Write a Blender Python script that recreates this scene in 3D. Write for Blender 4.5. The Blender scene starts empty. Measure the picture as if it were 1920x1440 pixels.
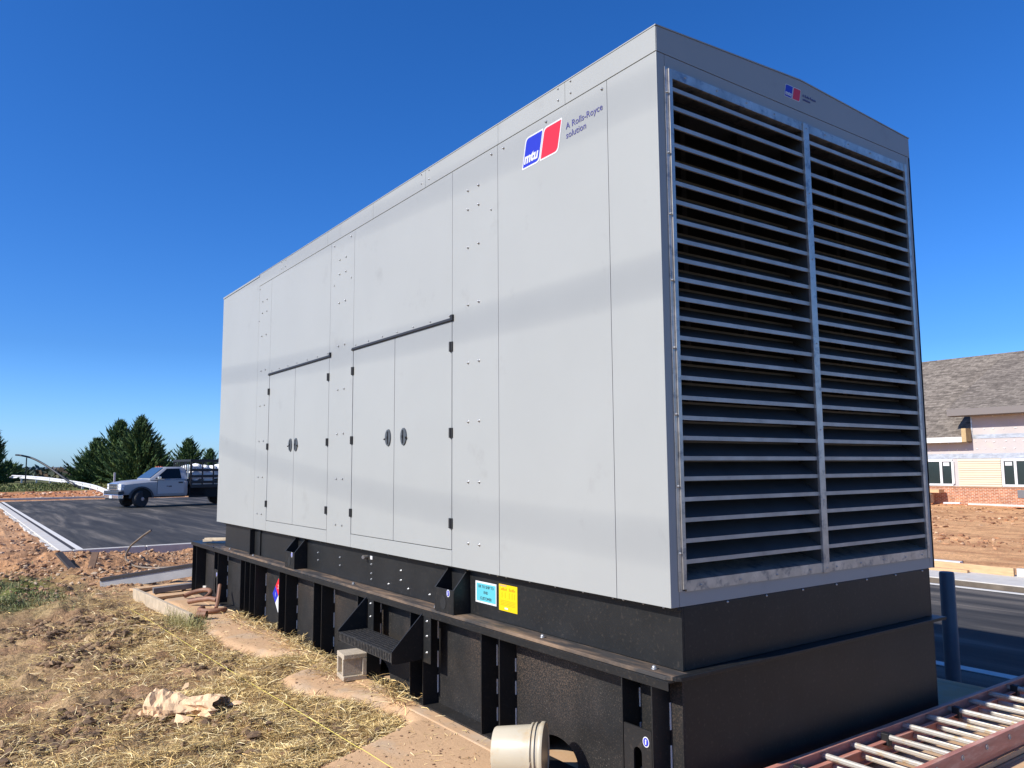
import bpy, math, random
import numpy as np
from mathutils import Vector, Matrix
random.seed(7); rng = np.random.default_rng(11)
R = math.radians
D = bpy.data
sc = bpy.context.scene
col = sc.collection

# ------------------------------------------------------------------ camera
CAMP = Vector((2.667, -2.813, 1.70)); YAW, PIT, ROL = 2.52305, 0.10499, -0.00656
cam_d = D.cameras.new('camera'); cam = D.objects.new('camera', cam_d); col.objects.link(cam)
fw = Vector((math.cos(YAW)*math.cos(PIT), math.sin(YAW)*math.cos(PIT), math.sin(PIT)))
rt = Vector((math.sin(YAW), -math.cos(YAW), 0)); up = rt.cross(fw)
r2 = rt*math.cos(ROL)+up*math.sin(ROL); u2 = -rt*math.sin(ROL)+up*math.cos(ROL)
cam.matrix_world = Matrix(((r2.x, u2.x, -fw.x, CAMP.x), (r2.y, u2.y, -fw.y, CAMP.y), (r2.z, u2.z, -fw.z, CAMP.z), (0, 0, 0, 1)))
cam_d.sensor_width = 36; cam_d.lens = 36*1471.9/1920; cam_d.clip_end = 9000; cam_d.clip_start = 0.05
sc.camera = cam

# ------------------------------------------------------------------ world and sun
SUN_EL, SUN_AZ = R(36.7), R(4.7)              # light travels towards +y, leaning to +x
Ldir = Vector((math.sin(SUN_AZ)*math.cos(SUN_EL), math.cos(SUN_AZ)*math.cos(SUN_EL), -math.sin(SUN_EL)))
w = D.worlds.new('World'); sc.world = w; w.use_nodes = True
nt = w.node_tree; nt.nodes.clear()
sky = nt.nodes.new('ShaderNodeTexSky'); sky.sky_type = 'NISHITA'; sky.sun_disc = False
sky.sun_elevation = SUN_EL; sky.sun_rotation = R(180)+SUN_AZ
sky.air_density = 1.0; sky.dust_density = 0.7; sky.ozone_density = 3.0; sky.altitude = 300
bg = nt.nodes.new('ShaderNodeBackground'); bg.inputs[1].default_value = 0.070
hs = nt.nodes.new('ShaderNodeMix'); hs.data_type = 'RGBA'; hs.blend_type = 'MULTIPLY'; hs.inputs[0].default_value = 1; hs.inputs[7].default_value = (.80, 1.16, 1.84, 1)   # clearer, bluer autumn air
wo = nt.nodes.new('ShaderNodeOutputWorld')
nt.links.new(sky.outputs[0], hs.inputs[6]); h2 = nt.nodes.new('ShaderNodeHueSaturation'); h2.inputs['Saturation'].default_value = 1.10; nt.links.new(hs.outputs[2], h2.inputs['Color']); 
wtc = nt.nodes.new('ShaderNodeTexCoord'); wsp = nt.nodes.new('ShaderNodeSeparateXYZ'); nt.links.new(wtc.outputs['Generated'], wsp.inputs[0])
wmr = nt.nodes.new('ShaderNodeMapRange'); wmr.inputs[1].default_value = 0.0; wmr.inputs[2].default_value = 0.14; wmr.inputs[3].default_value = 1.42; wmr.inputs[4].default_value = 1.0
nt.links.new(wsp.outputs[2], wmr.inputs[0]); wvm = nt.nodes.new('ShaderNodeVectorMath'); wvm.operation = 'SCALE'
nt.links.new(h2.outputs[0], wvm.inputs[0]); nt.links.new(wmr.outputs[0], wvm.inputs[3]); nt.links.new(wvm.outputs[0], bg.inputs[0]); nt.links.new(bg.outputs[0], wo.inputs[0])
sd = D.lights.new('sun', 'SUN'); sd.energy = 5.0; sd.angle = R(0.53); sd.color = (1.0, 0.95, 0.87)
so = D.objects.new('sun', sd); col.objects.link(so)
so.rotation_euler = (-Ldir).to_track_quat('Z', 'Y').to_euler(); so.location = (0, -20, 30)
sc.view_settings.view_transform = 'Standard'; sc.view_settings.look = 'None'
sc.view_settings.exposure = 0.40; sc.view_settings.gamma = 1.0
try:
    sc.cycles.max_bounces = 8
except Exception: pass

# ------------------------------------------------------------------ materials
def srgb(r, g, b):
    f = lambda c: (c/255/12.92) if c/255 <= 0.04045 else ((c/255+0.055)/1.055)**2.4
    return (f(r), f(g), f(b))
def lnk(t, a, b): t.links.new(a, b)
def mat(name, c, rough=0.6, metal=0.0, var=0.0, vs=3.0, c2=None, c2s=2.0, c2t=(0.5, 0.62), bump=0.0, bs=40.0, bd=0.01,
        stretch=(1, 1, 1), spec=0.5, attr=None, coat=0.0):
    m = D.materials.new(name); m.use_nodes = True; t = m.node_tree; N = t.nodes
    b = N['Principled BSDF']; b.inputs['Roughness'].default_value = rough; b.inputs['Metallic'].default_value = metal
    b.inputs['Specular IOR Level'].default_value = spec
    if coat: b.inputs['Coat Weight'].default_value = coat
    b.inputs['Base Color'].default_value = (*c, 1)
    tc = N.new('ShaderNodeTexCoord'); mp = N.new('ShaderNodeMapping'); mp.inputs['Scale'].default_value = stretch
    lnk(t, tc.outputs['Object'], mp.inputs[0]); V = mp.outputs[0]
    src = None
    if attr:
        a = N.new('ShaderNodeAttribute'); a.attribute_name = attr; src = a.outputs['Color']
    if c2:
        n = N.new('ShaderNodeTexNoise'); n.inputs['Scale'].default_value = c2s; n.inputs['Detail'].default_value = 6; n.inputs['Roughness'].default_value = 0.65
        lnk(t, V, n.inputs['Vector'])
        mr = N.new('ShaderNodeMapRange'); mr.inputs[1].default_value = c2t[0]; mr.inputs[2].default_value = c2t[1]
        lnk(t, n.outputs[0], mr.inputs[0])
        mx = N.new('ShaderNodeMix'); mx.data_type = 'RGBA'; lnk(t, mr.outputs[0], mx.inputs[0])
        if src: lnk(t, src, mx.inputs[6])
        else: mx.inputs[6].default_value = (*c, 1)
        mx.inputs[7].default_value = (*c2, 1); src = mx.outputs[2]
    if var:
        n = N.new('ShaderNodeTexNoise'); n.inputs['Scale'].default_value = vs; n.inputs['Detail'].default_value = 8; n.inputs['Roughness'].default_value = 0.6
        lnk(t, V, n.inputs['Vector'])
        mr = N.new('ShaderNodeMapRange'); mr.inputs[1].default_value = 0.25; mr.inputs[2].default_value = 0.75
        mr.inputs[3].default_value = 1-var; mr.inputs[4].default_value = 1+var; lnk(t, n.outputs[0], mr.inputs[0])
        mx = N.new('ShaderNodeMix'); mx.data_type = 'RGBA'; mx.blend_type = 'MULTIPLY'; mx.inputs[0].default_value = 1
        if src: lnk(t, src, mx.inputs[6])
        else: mx.inputs[6].default_value = (*c, 1)
        lnk(t, mr.outputs[0], mx.inputs[7]); src = mx.outputs[2]
    if src: lnk(t, src, b.inputs['Base Color'])
    if bump:
        n = N.new('ShaderNodeTexNoise'); n.inputs['Scale'].default_value = bs; n.inputs['Detail'].default_value = 8
        lnk(t, V, n.inputs['Vector'])
        bp = N.new('ShaderNodeBump'); bp.inputs['Strength'].default_value = bump; bp.inputs['Distance'].default_value = bd
        lnk(t, n.outputs[0], bp.inputs['Height']); lnk(t, bp.outputs[0], b.inputs['Normal'])
    return m
M = {}
M['paint'] = mat('grey_paint', (.325, .331, .316), .46, spec=.30, var=.035, vs=1.1, c2=(.255, .255, .240), c2s=2.6, c2t=(.60, .86), bump=.045, bs=1.6, bd=.05)
M['seam'] = mat('seam_dark', (.14, .14, .14), .8)
M['gasket'] = mat('black_rubber', (.012, .012, .013), .6, var=.2, vs=9)
M['black'] = mat('black_steel', (.014, .0145, .015), .42, var=.25, vs=4, c2=(.045, .038, .032), c2s=45, c2t=(.56, .74), spec=.32, bump=.25, bs=170, bd=.002)
M['blackdust'] = mat('dusty_black_steel', (.015, .015, .015), .55, var=.35, vs=6, c2=(.085, .068, .054), c2s=130, c2t=(.55, .72), bump=.35, bs=220, bd=.002)
def dusty(m):
    t = m.node_tree; N = t.nodes; b = N['Principled BSDF']; b.inputs['Specular IOR Level'].default_value = .3
    tc = N.new('ShaderNodeTexCoord'); sp = N.new('ShaderNodeSeparateXYZ'); lnk(t, tc.outputs['Object'], sp.inputs[0])
    def mr(src, a0, a1, b0, b1):
        q = N.new('ShaderNodeMapRange'); q.inputs[1].default_value = a0; q.inputs[2].default_value = a1; q.inputs[3].default_value = b0; q.inputs[4].default_value = b1; lnk(t, src, q.inputs[0]); return q.outputs[0]
    def nz(sc_, st=(1, 1, 1), det=5):
        mp = N.new('ShaderNodeMapping'); mp.inputs['Scale'].default_value = st; lnk(t, tc.outputs['Object'], mp.inputs[0])
        n = N.new('ShaderNodeTexNoise'); n.inputs['Scale'].default_value = sc_; n.inputs['Detail'].default_value = det; lnk(t, mp.outputs[0], n.inputs['Vector']); return n.outputs[0]
    def mul(a_, b_, op='MULTIPLY'):
        q = N.new('ShaderNodeMath'); q.operation = op; lnk(t, a_, q.inputs[0]); lnk(t, b_, q.inputs[1]); return q.outputs[0]
    zg = mr(sp.outputs[2], .25, .62, .12, 1.0)                       # splashed mud sits high on each panel
    big = mr(nz(2.2, (1, 1, .5)), .42, .60, .0, 1.0); fine = mr(nz(120., det=3), .47, .66, .0, 1.0)
    k1 = mul(mul(zg, big), fine)
    vo = N.new('ShaderNodeTexVoronoi'); vo.inputs['Scale'].default_value = 38; lnk(t, tc.outputs['Object'], vo.inputs['Vector'])
    dots = mr(vo.outputs['Distance'], .06, .12, 1.0, .0); k2 = mul(dots, mr(nz(5.), .45, .62, .0, .9))
    base = b.inputs['Base Color'].links[0].from_socket
    for k_, c_ in ((k1, (.115, .080, .058)), (k2, (.17, .16, .14))):
        mx = N.new('ShaderNodeMix'); mx.data_type = 'RGBA'; lnk(t, k_, mx.inputs[0]); lnk(t, base, mx.inputs[6]); mx.inputs[7].default_value = (*c_, 1); base = mx.outputs[2]
    lnk(t, base, b.inputs['Base Color'])
dusty(M['blackdust'])
M['ledge'] = mat('ledge_dust', (.040, .036, .033), .7, var=.35, vs=9, c2=(.22, .145, .09), c2s=3.5, c2t=(.44, .66), stretch=(.5, 3, 1), bump=.3, bs=80, bd=.004)
M['galv'] = mat('galvanised_steel', (.53, .49, .44), .42, .75, var=.28, vs=9, c2=(.26, .26, .27), c2s=16, c2t=(.52, .66))
M['blade'] = mat('louvre_steel', (.44, .41, .37), .5, .6, var=.25, vs=6)
M['bladein'] = mat('shaded_blade', (.064, .062, .060), .55, .1, var=.2, vs=6); M['hem'] = mat('blade_hem', (.17, .165, .16), .5, .2, var=.2, vs=6)  # shade between the blades painted in: their backs are darker than the lips
M['dark'] = mat('dark_interior', (.012, .012, .012), .9)
M['bolt'] = mat('zinc_bolt', (.42, .42, .41), .38, .7)
M['white'] = mat('white_sticker', (.62, .62, .62), .5)
M['logoblue'] = mat('logo_blue', srgb(40, 50, 175), .4)
M['logored'] = mat('logo_red', srgb(222, 38, 52), .4)
M['ink'] = mat('ink_indigo', srgb(75, 72, 130), .5)
M['inkblack'] = mat('ink_black', (.03, .03, .03), .6)
M['cyan'] = mat('cyan_paper', srgb(88, 178, 190), .5, var=.06, vs=6)
M['yellow'] = mat('yellow_vinyl', srgb(222, 188, 5), .45, var=.05, vs=6)
M['amber'] = mat('amber_ink', srgb(190, 130, 10), .5)
M['pink'] = mat('pink_ink', srgb(235, 150, 110), .5)
M['conc'] = mat('kerb_concrete', (.52, .49, .44), .85, var=.12, vs=5, c2=(.50, .36, .24), c2s=2.2, c2t=(.58, .72), bump=.3, bs=60, bd=.006)
M['brown'] = mat('kerb_face_dirt', (.13, .105, .08), .9, var=.3, vs=6)
M['block'] = mat('block_concrete', (.42, .35, .26), .95, var=.2, vs=25, bump=.7, bs=120, bd=.006)
M['plank'] = mat('pine_plank', (.56, .36, .19), .75, var=.2, vs=6, stretch=(1, 6, 6), bump=.2, bs=40, bd=.003)
M['greywood'] = mat('weathered_wood', (.44, .35, .24), .85, var=.28, vs=8, bump=.3, bs=50, bd=.004)
M['timber'] = mat('dark_timber', (.16, .15, .145), .8, var=.25, vs=6)
M['timbertop'] = mat('tarred_timber', (.035, .03, .03), .8, var=.3, vs=6)
M['rusthose'] = mat('rust_brown_pipe', (.24, .115, .065), .6, var=.3, vs=12)
M['bucket'] = mat('cream_plastic', (.47, .41, .30), .38, var=.05, vs=5, c2=(.46, .34, .19), c2s=6, c2t=(.54, .70))
M['bag'] = mat('kraft_paper', (.74, .50, .29), .85, var=.12, vs=9, bump=.35, bs=28, bd=.008)
M['rail'] = mat('fibreglass_rail', (.47, .20, .145), .55, var=.25, vs=7, c2=(.56, .33, .25), c2s=10, c2t=(.50, .7), stretch=(3, .6, 3))
M['rung'] = mat('aluminium_rung', (.52, .49, .44), .42, .35, var=.1, vs=30, c2=(.46, .32, .17), c2s=16, c2t=(.54, .68))
M['rope'] = mat('yellow_twine', (.75, .62, .12), .7)
M['hose'] = mat('tan_hose', (.19, .145, .10), .5, var=.3, vs=9)
M['blackpipe'] = mat('black_pipe', (.015, .015, .017), .5)
M['bollard'] = mat('blue_grey_bollard', (.07, .085, .11), .5, var=.15, vs=8, bump=.1, bs=30)
M['railsteel'] = mat('guardrail_zinc', (.66, .66, .66), .5, .1, var=.08, vs=2)
M['post'] = mat('pale_post', (.6, .58, .54), .8)
M['silver'] = mat('silver_truck_paint', (.37, .38, .40), .35, .3, coat=.3)
M['trim'] = mat('charcoal_trim', (.035, .038, .045), .5)
M['chrome'] = mat('chrome', (.75, .76, .78), .15, .9)
M['tyre'] = mat('tyre_rubber', (.028, .028, .03), .8, var=.15, vs=20)
M['rim'] = mat('wheel_steel', (.35, .36, .38), .4, .6)
M['glass'] = mat('dark_glass', (.008, .010, .012), .08, spec=.35)
M['winglass'] = mat('windscreen', (.04, .07, .11), .05, spec=1.0)
M['lamp'] = mat('headlamp_lens', (.75, .77, .8), .12, spec=.8)
M['orange'] = mat('orange_lens', (.55, .12, .05), .3)
M['rack'] = mat('black_rack', (.012, .013, .016), .5)
M['sack'] = mat('white_sack', (.75, .75, .76), .6, var=.1, vs=8)
M['bark'] = mat('bark', (.09, .065, .045), .9, var=.3, vs=10)
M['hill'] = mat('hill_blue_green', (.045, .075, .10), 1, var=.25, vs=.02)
M['bwall'] = mat('pale_wall', (.55, .55, .56), .8)
M['broof'] = mat('grey_metal_roof', (.28, .30, .33), .6)
M['sheath'] = mat('pink_sheathing', (.46, .42, .405), .8, var=.08, vs=.8, c2=(.49, .45, .40), c2s=.6, c2t=(.5, .6))
M['tape'] = mat('silver_tape', (.42, .45, .49), .4, .3, var=.35, vs=4, stretch=(1, 1, 3))
M['siding'] = mat('cream_siding', (.56, .49, .35), .7, var=.03, vs=2)
M['fascia'] = mat('fascia_brown', (.17, .15, .14), .7)
M['osb'] = mat('osb_board', (.42, .30, .15), .8, var=.2, vs=6)
M['winframe'] = mat('white_vinyl', (.66, .66, .65), .5)
M['vent'] = mat('grey_vent', (.14, .14, .145), .6)

def attr_mat(name, rough=.8, bump=0., bs=40., bd=.01, var=.2, vs=5., trans=0.):
    m = mat(name, (.5, .5, .5), rough, var=var, vs=vs, bump=bump, bs=bs, bd=bd, attr='Col', spec=.25)
    return m
M['ground'] = attr_mat('soil', .95, .0, var=.0)
# richer soil: two octaves of speckle and bump on the real vertex colours
def soil(m):
    t = m.node_tree; N = t.nodes; b = N['Principled BSDF']
    tc = N.new('ShaderNodeTexCoord'); at = N.new('ShaderNodeAttribute'); at.attribute_name = 'Col'
    src = at.outputs['Color']; hsum = None
    for s, lo, hi, hh in ((3.0, .78, 1.2, .5), (17., .70, 1.28, .35), (75., .62, 1.42, .2)):
        n = N.new('ShaderNodeTexNoise'); n.inputs['Scale'].default_value = s; n.inputs['Detail'].default_value = 5; n.inputs['Roughness'].default_value = .7
        lnk(t, tc.outputs['Object'], n.inputs['Vector'])
        mr = N.new('ShaderNodeMapRange'); mr.inputs[1].default_value = .3; mr.inputs[2].default_value = .7; mr.inputs[3].default_value = lo; mr.inputs[4].default_value = hi
        lnk(t, n.outputs[0], mr.inputs[0])
        mx = N.new('ShaderNodeMix'); mx.data_type = 'RGBA'; mx.blend_type = 'MULTIPLY'; mx.inputs[0].default_value = 1
        lnk(t, src, mx.inputs[6]); lnk(t, mr.outputs[0], mx.inputs[7]); src = mx.outputs[2]
        lnk(t, at.outputs['Alpha'], mx.inputs[0])
        bp = N.new('ShaderNodeBump'); lnk(t, at.outputs['Alpha'], bp.inputs['Strength']); bp.inputs['Distance'].default_value = {3.: .05, 17.: .03, 75.: .010}[s]
        lnk(t, n.outputs[0], bp.inputs['Height'])
        if hsum: lnk(t, hsum, bp.inputs['Normal'])
        hsum = bp.outputs[0]
    lnk(t, src, b.inputs['Base Color']); lnk(t, hsum, b.inputs['Normal']); b.inputs['Specular IOR Level'].default_value = .08
soil(M['ground'])
M['straw'] = attr_mat('straw', .7, var=.0)
M['stone'] = attr_mat('rubble', .9, var=.2, vs=20, bump=.4, bs=60, bd=.01)
M['leaf'] = attr_mat('needles', .75, var=.25, vs=2)

def asphalt():
    m = D.materials.new('asphalt'); m.use_nodes = True; t = m.node_tree; N = t.nodes; b = N['Principled BSDF']
    b.inputs['Roughness'].default_value = .85; b.inputs['Specular IOR Level'].default_value = .3
    tc = N.new('ShaderNodeTexCoord'); mp = N.new('ShaderNodeMapping'); mp.inputs['Scale'].default_value = (.10, 1.1, 1)
    mp.inputs['Rotation'].default_value = (0, 0, R(-7)); lnk(t, tc.outputs['Object'], mp.inputs[0])
    n1 = N.new('ShaderNodeTexNoise'); n1.inputs['Scale'].default_value = 1.6; n1.inputs['Detail'].default_value = 9; n1.inputs['Roughness'].default_value = .62
    n1.inputs['Distortion'].default_value = .5
    lnk(t, mp.outputs[0], n1.inputs['Vector'])
    n2 = N.new('ShaderNodeTexNoise'); n2.inputs['Scale'].default_value = 90; n2.inputs['Detail'].default_value = 3; lnk(t, tc.outputs['Object'], n2.inputs['Vector'])
    cr = N.new('ShaderNodeValToRGB'); e = cr.color_ramp.elements
    e[0].position = .40; e[0].color = (.029, .028, .027, 1); e[1].position = .66; e[1].color = (.15, .13, .107, 1)
    k = cr.color_ramp.elements.new(.52); k.color = (.055, .051, .046, 1)
    lnk(t, n1.outputs[0], cr.inputs[0])
    mr = N.new('ShaderNodeMapRange'); mr.inputs[1].default_value = .3; mr.inputs[2].default_value = .7; mr.inputs[3].default_value = .6; mr.inputs[4].default_value = 1.4
    lnk(t, n2.outputs[0], mr.inputs[0])
    mx = N.new('ShaderNodeMix'); mx.data_type = 'RGBA'; mx.blend_type = 'MULTIPLY'; mx.inputs[0].default_value = 1
    lnk(t, cr.outputs[0], mx.inputs[6]); lnk(t, mr.outputs[0], mx.inputs[7]); lnk(t, mx.outputs[2], b.inputs['Base Color'])
    bp = N.new('ShaderNodeBump'); bp.inputs['Strength'].default_value = .4; bp.inputs['Distance'].default_value = .004
    lnk(t, n2.outputs[0], bp.inputs['Height']); lnk(t, bp.outputs[0], b.inputs['Normal'])
    return m
M['asphalt'] = asphalt()
def bricky(name, c1, c2, cm, bw, rh, ms, uv, off=.5, rough=.85, noise=.25, squash=1.0):
    """brick texture on (u,v) built from object coordinates; uv = two 3-vectors"""
    m = D.materials.new(name); m.use_nodes = True; t = m.node_tree; N = t.nodes; b = N['Principled BSDF']; b.inputs['Roughness'].default_value = rough
    b.inputs['Specular IOR Level'].default_value = .2
    tc = N.new('ShaderNodeTexCoord'); cx = N.new('ShaderNodeCombineXYZ')
    for k, v in enumerate(uv):
        d = N.new('ShaderNodeVectorMath'); d.operation = 'DOT_PRODUCT'; d.inputs[1].default_value = v
        lnk(t, tc.outputs['Object'], d.inputs[0]); lnk(t, d.outputs['Value'], cx.inputs[k])
    br = N.new('ShaderNodeTexBrick'); br.offset = off; br.squash = squash
    br.inputs['Color1'].default_value = (*c1, 1); br.inputs['Color2'].default_value = (*c2, 1); br.inputs['Mortar'].default_value = (*cm, 1)
    br.inputs['Scale'].default_value = 1; br.inputs['Brick Width'].default_value = bw; br.inputs['Row Height'].default_value = rh
    br.inputs['Mortar Size'].default_value = ms; br.inputs['Bias'].default_value = 0
    lnk(t, cx.outputs[0], br.inputs['Vector'])
    n = N.new('ShaderNodeTexNoise'); n.inputs['Scale'].default_value = 5; n.inputs['Detail'].default_value = 6; lnk(t, tc.outputs['Object'], n.inputs['Vector'])
    mr = N.new('ShaderNodeMapRange'); mr.inputs[1].default_value = .3; mr.inputs[2].default_value = .7; mr.inputs[3].default_value = 1-noise; mr.inputs[4].default_value = 1+noise
    lnk(t, n.outputs[0], mr.inputs[0])
    mx = N.new('ShaderNodeMix'); mx.data_type = 'RGBA'; mx.blend_type = 'MULTIPLY'; mx.inputs[0].default_value = 1
    lnk(t, br.outputs['Color'], mx.inputs[6]); lnk(t, mr.outputs[0], mx.inputs[7]); lnk(t, mx.outputs[2], b.inputs['Base Color'])
    return m
M['brick'] = bricky('orange_brick', (.46, .165, .070), (.33, .10, .045), (.50, .40, .30), .23, .080, .012, ((1, 0, 0), (0, 0, 1)))
M['shingle'] = bricky('roof_shingle', (.23, .195, .16), (.115, .095, .078), (.085, .075, .065), .42, .15, .006, ((1, 0, 0), (0, .82, .57)), off=.37, noise=.3)

# ------------------------------------------------------------------ mesh builder
class MB:
    def __init__(s): s.v = []; s.f = []; s.c = None
    def add(s, vs, fs):
        n = len(s.v); s.v += [tuple(q) for q in vs]; s.f += [tuple(n+i for i in f) for f in fs]; return s
    def box(s, x0, x1, y0, y1, z0, z1, T=None):
        vs = [Vector(q) for q in ((x0, y0, z0), (x1, y0, z0), (x1, y1, z0), (x0, y1, z0), (x0, y0, z1), (x1, y0, z1), (x1, y1, z1), (x0, y1, z1))]
        if T: vs = [T @ q for q in vs]
        return s.add(vs, [(0, 3, 2, 1), (4, 5, 6, 7), (0, 1, 5, 4), (1, 2, 6, 5), (2, 3, 7, 6), (3, 0, 4, 7)])
    def beam(s, a, b, w_, h_, up_=(0, 0, 1)):
        a = Vector(a); b = Vector(b); d = (b-a); L = d.length; d.normalize(); r = d.cross(Vector(up_)).normalized(); u = r.cross(d)
        T = Matrix(((d.x, r.x, u.x, a.x), (d.y, r.y, u.y, a.y), (d.z, r.z, u.z, a.z), (0, 0, 0, 1)))
        return s.box(0, L, -w_/2, w_/2, -h_/2, h_/2, T)
    def ring(s, c, d, r, n, squash=1.):
        d = Vector(d).normalized(); a = Vector((0, 0, 1)) if abs(d.z) < .9 else Vector((1, 0, 0))
        e1 = d.cross(a).normalized(); e2 = d.cross(e1)
        return [Vector(c)+e1*(r*math.cos(2*math.pi*k/n))+e2*(r*squash*math.sin(2*math.pi*k/n)) for k in range(n)]
    def lathe(s, p0, d, prof, n=24, cap0=True, cap1=True):
        """prof: list of (distance along d, radius)"""
        d = Vector(d).normalized(); p0 = Vector(p0); base = len(s.v)
        for t_, r_ in prof: s.v += [tuple(q) for q in s.ring(p0+d*t_, d, r_, n)]
        for i in range(len(prof)-1):
            for k in range(n):
                a = base+i*n+k; b = base+i*n+(k+1) % n
                s.f.append((a, a+n, b+n, b))
        if cap0: s.f.append(tuple(base+k for k in range(n)))
        if cap1: s.f.append(tuple(base+(len(prof)-1)*n+k for k in reversed(range(n))))
        return s
    def cyl(s, a, b, r0, r1=None, n=12):
        a = Vector(a); b = Vector(b); return s.lathe(a, b-a, [(0, r0), ((b-a).length, r0 if r1 is None else r1)], n)
    def tube(s, pts, r, n=8, caps=True):
        pts = [Vector(q) for q in pts]; base = len(s.v); m = len(pts)
        t0 = (pts[1]-pts[0]).normalized(); a = Vector((0, 0, 1)) if abs(t0.z) < .9 else Vector((1, 0, 0)); e1 = t0.cross(a).normalized()
        for i, q in enumerate(pts):
            t_ = (pts[min(i+1, m-1)]-pts[max(i-1, 0)]).normalized(); e1 = (e1-t_*e1.dot(t_)).normalized(); e2 = t_.cross(e1)
            rr = r[i] if isinstance(r, (list, tuple)) else r
            s.v += [tuple(q+e1*(rr*math.cos(2*math.pi*k/n))+e2*(rr*math.sin(2*math.pi*k/n))) for k in range(n)]
        for i in range(m-1):
            for k in range(n):
                a_ = base+i*n+k; b_ = base+i*n+(k+1) % n; s.f.append((a_, b_, b_+n, a_+n))
        if caps: s.f.append(tuple(base+k for k in reversed(range(n)))); s.f.append(tuple(base+(m-1)*n+k for k in range(n)))
        return s
    def prism(s, pts, f0, f1):
        """pts 2D list; f0,f1 map (u,v)->3D for the two faces"""
        n = len(pts); vs = [f0(*q) for q in pts]+[f1(*q) for q in pts]
        return s.add(vs, [tuple(range(n))[::-1], tuple(range(n, 2*n))]+[(k, (k+1) % n, n+(k+1) % n, n+k) for k in range(n)])
    def build(s, name, m, parent=None, smooth=False, bevel=0., cols=None, join=False):
        me = D.meshes.new(name); me.from_pydata(s.v, [], s.f); me.update()
        import bmesh
        bm = bmesh.new(); bm.from_mesh(me)
        if join: bmesh.ops.remove_doubles(bm, verts=bm.verts, dist=1e-5)
        bmesh.ops.recalc_face_normals(bm, faces=bm.faces); bm.to_mesh(me); bm.free()
        return link(name, me, m, parent, smooth, bevel)
OFF = {}
def link(name, me, m, parent=None, smooth=False, bevel=0.):
    me.materials.append(m) if m else None
    if smooth:
        me.polygons.foreach_set('use_smooth', [True]*len(me.polygons))
        try: me.set_sharp_from_angle(angle=R(38))
        except Exception: pass
    o = D.objects.new(name, me); col.objects.link(o)
    if parent:
        o.parent = parent
        if parent.name in OFF: o.location = -OFF[parent.name]
    if bevel:
        b = o.modifiers.new('bevel', 'BEVEL'); b.width = bevel; b.segments = 2; b.limit_method = 'ANGLE'; b.angle_limit = R(35)
    return o
def tag(o, label=None, cat=None, group=None, kind=None):
    if label: o['label'] = label
    if cat: o['category'] = cat
    if group: o['group'] = group
    if kind: o['kind'] = kind
    return o
def thing(name, label, cat, loc=(0, 0, 0), rz=0, group=None, world=False):
    o = D.objects.new(name, None); col.objects.link(o); o.location = loc; o.rotation_euler = (0, 0, rz); o.empty_display_size = .2
    if world: OFF[o.name] = Vector(loc)
    return tag(o, label, cat, group)
def text(name, s, size, m, parent, o3, right, upv, align='LEFT', bold=0., shear=0., ext=.0006, spacing=1., line=1.):
    cu = D.curves.new(name, 'FONT'); cu.body = s; cu.size = size; cu.align_x = align; cu.offset = bold; cu.shear = shear; cu.extrude = ext
    cu.space_character = spacing; cu.space_line = line; cu.resolution_u = 3
    ob = D.objects.new('tmp', cu); col.objects.link(ob)
    dg = bpy.context.evaluated_depsgraph_get(); me = D.meshes.new_from_object(ob.evaluated_get(dg)); D.objects.remove(ob)
    r = Vector(right); u = Vector(upv); n = r.cross(u)
    me.transform(Matrix(((r.x, u.x, n.x, o3[0]), (r.y, u.y, n.y, o3[1]), (r.z, u.z, n.z, o3[2]), (0, 0, 0, 1))))
    me.name = name; me.materials.clear()
    return link(name, me, m, parent)

# noise in numpy
def vnoise(x, y, seed=0):
    xi = np.floor(x).astype(np.int64); yi = np.floor(y).astype(np.int64); fx = x-xi; fy = y-yi
    fx = fx*fx*(3-2*fx); fy = fy*fy*(3-2*fy)
    def h(a, b):
        n = (a*374761393+b*668265263+seed*974634777) & 0x7fffffff; n = ((n ^ (n >> 13))*1274126177) & 0x7fffffff
        return ((n ^ (n >> 16)) & 0xffff)/65535.
    return (h(xi, yi)*(1-fx)+h(xi+1, yi)*fx)*(1-fy)+(h(xi, yi+1)*(1-fx)+h(xi+1, yi+1)*fx)*fy
def fbm(x, y, o=4, seed=0):
    s = 0; a = .5; t_ = 0
    for k in range(o): s = s+a*vnoise(x*2**k, y*2**k, seed+k); t_ += a; a *= .5
    return s/t_
def sst(a, b, x):
    t_ = np.clip((x-a)/(b-a), 0, 1); return t_*t_*(3-2*t_)

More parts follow.
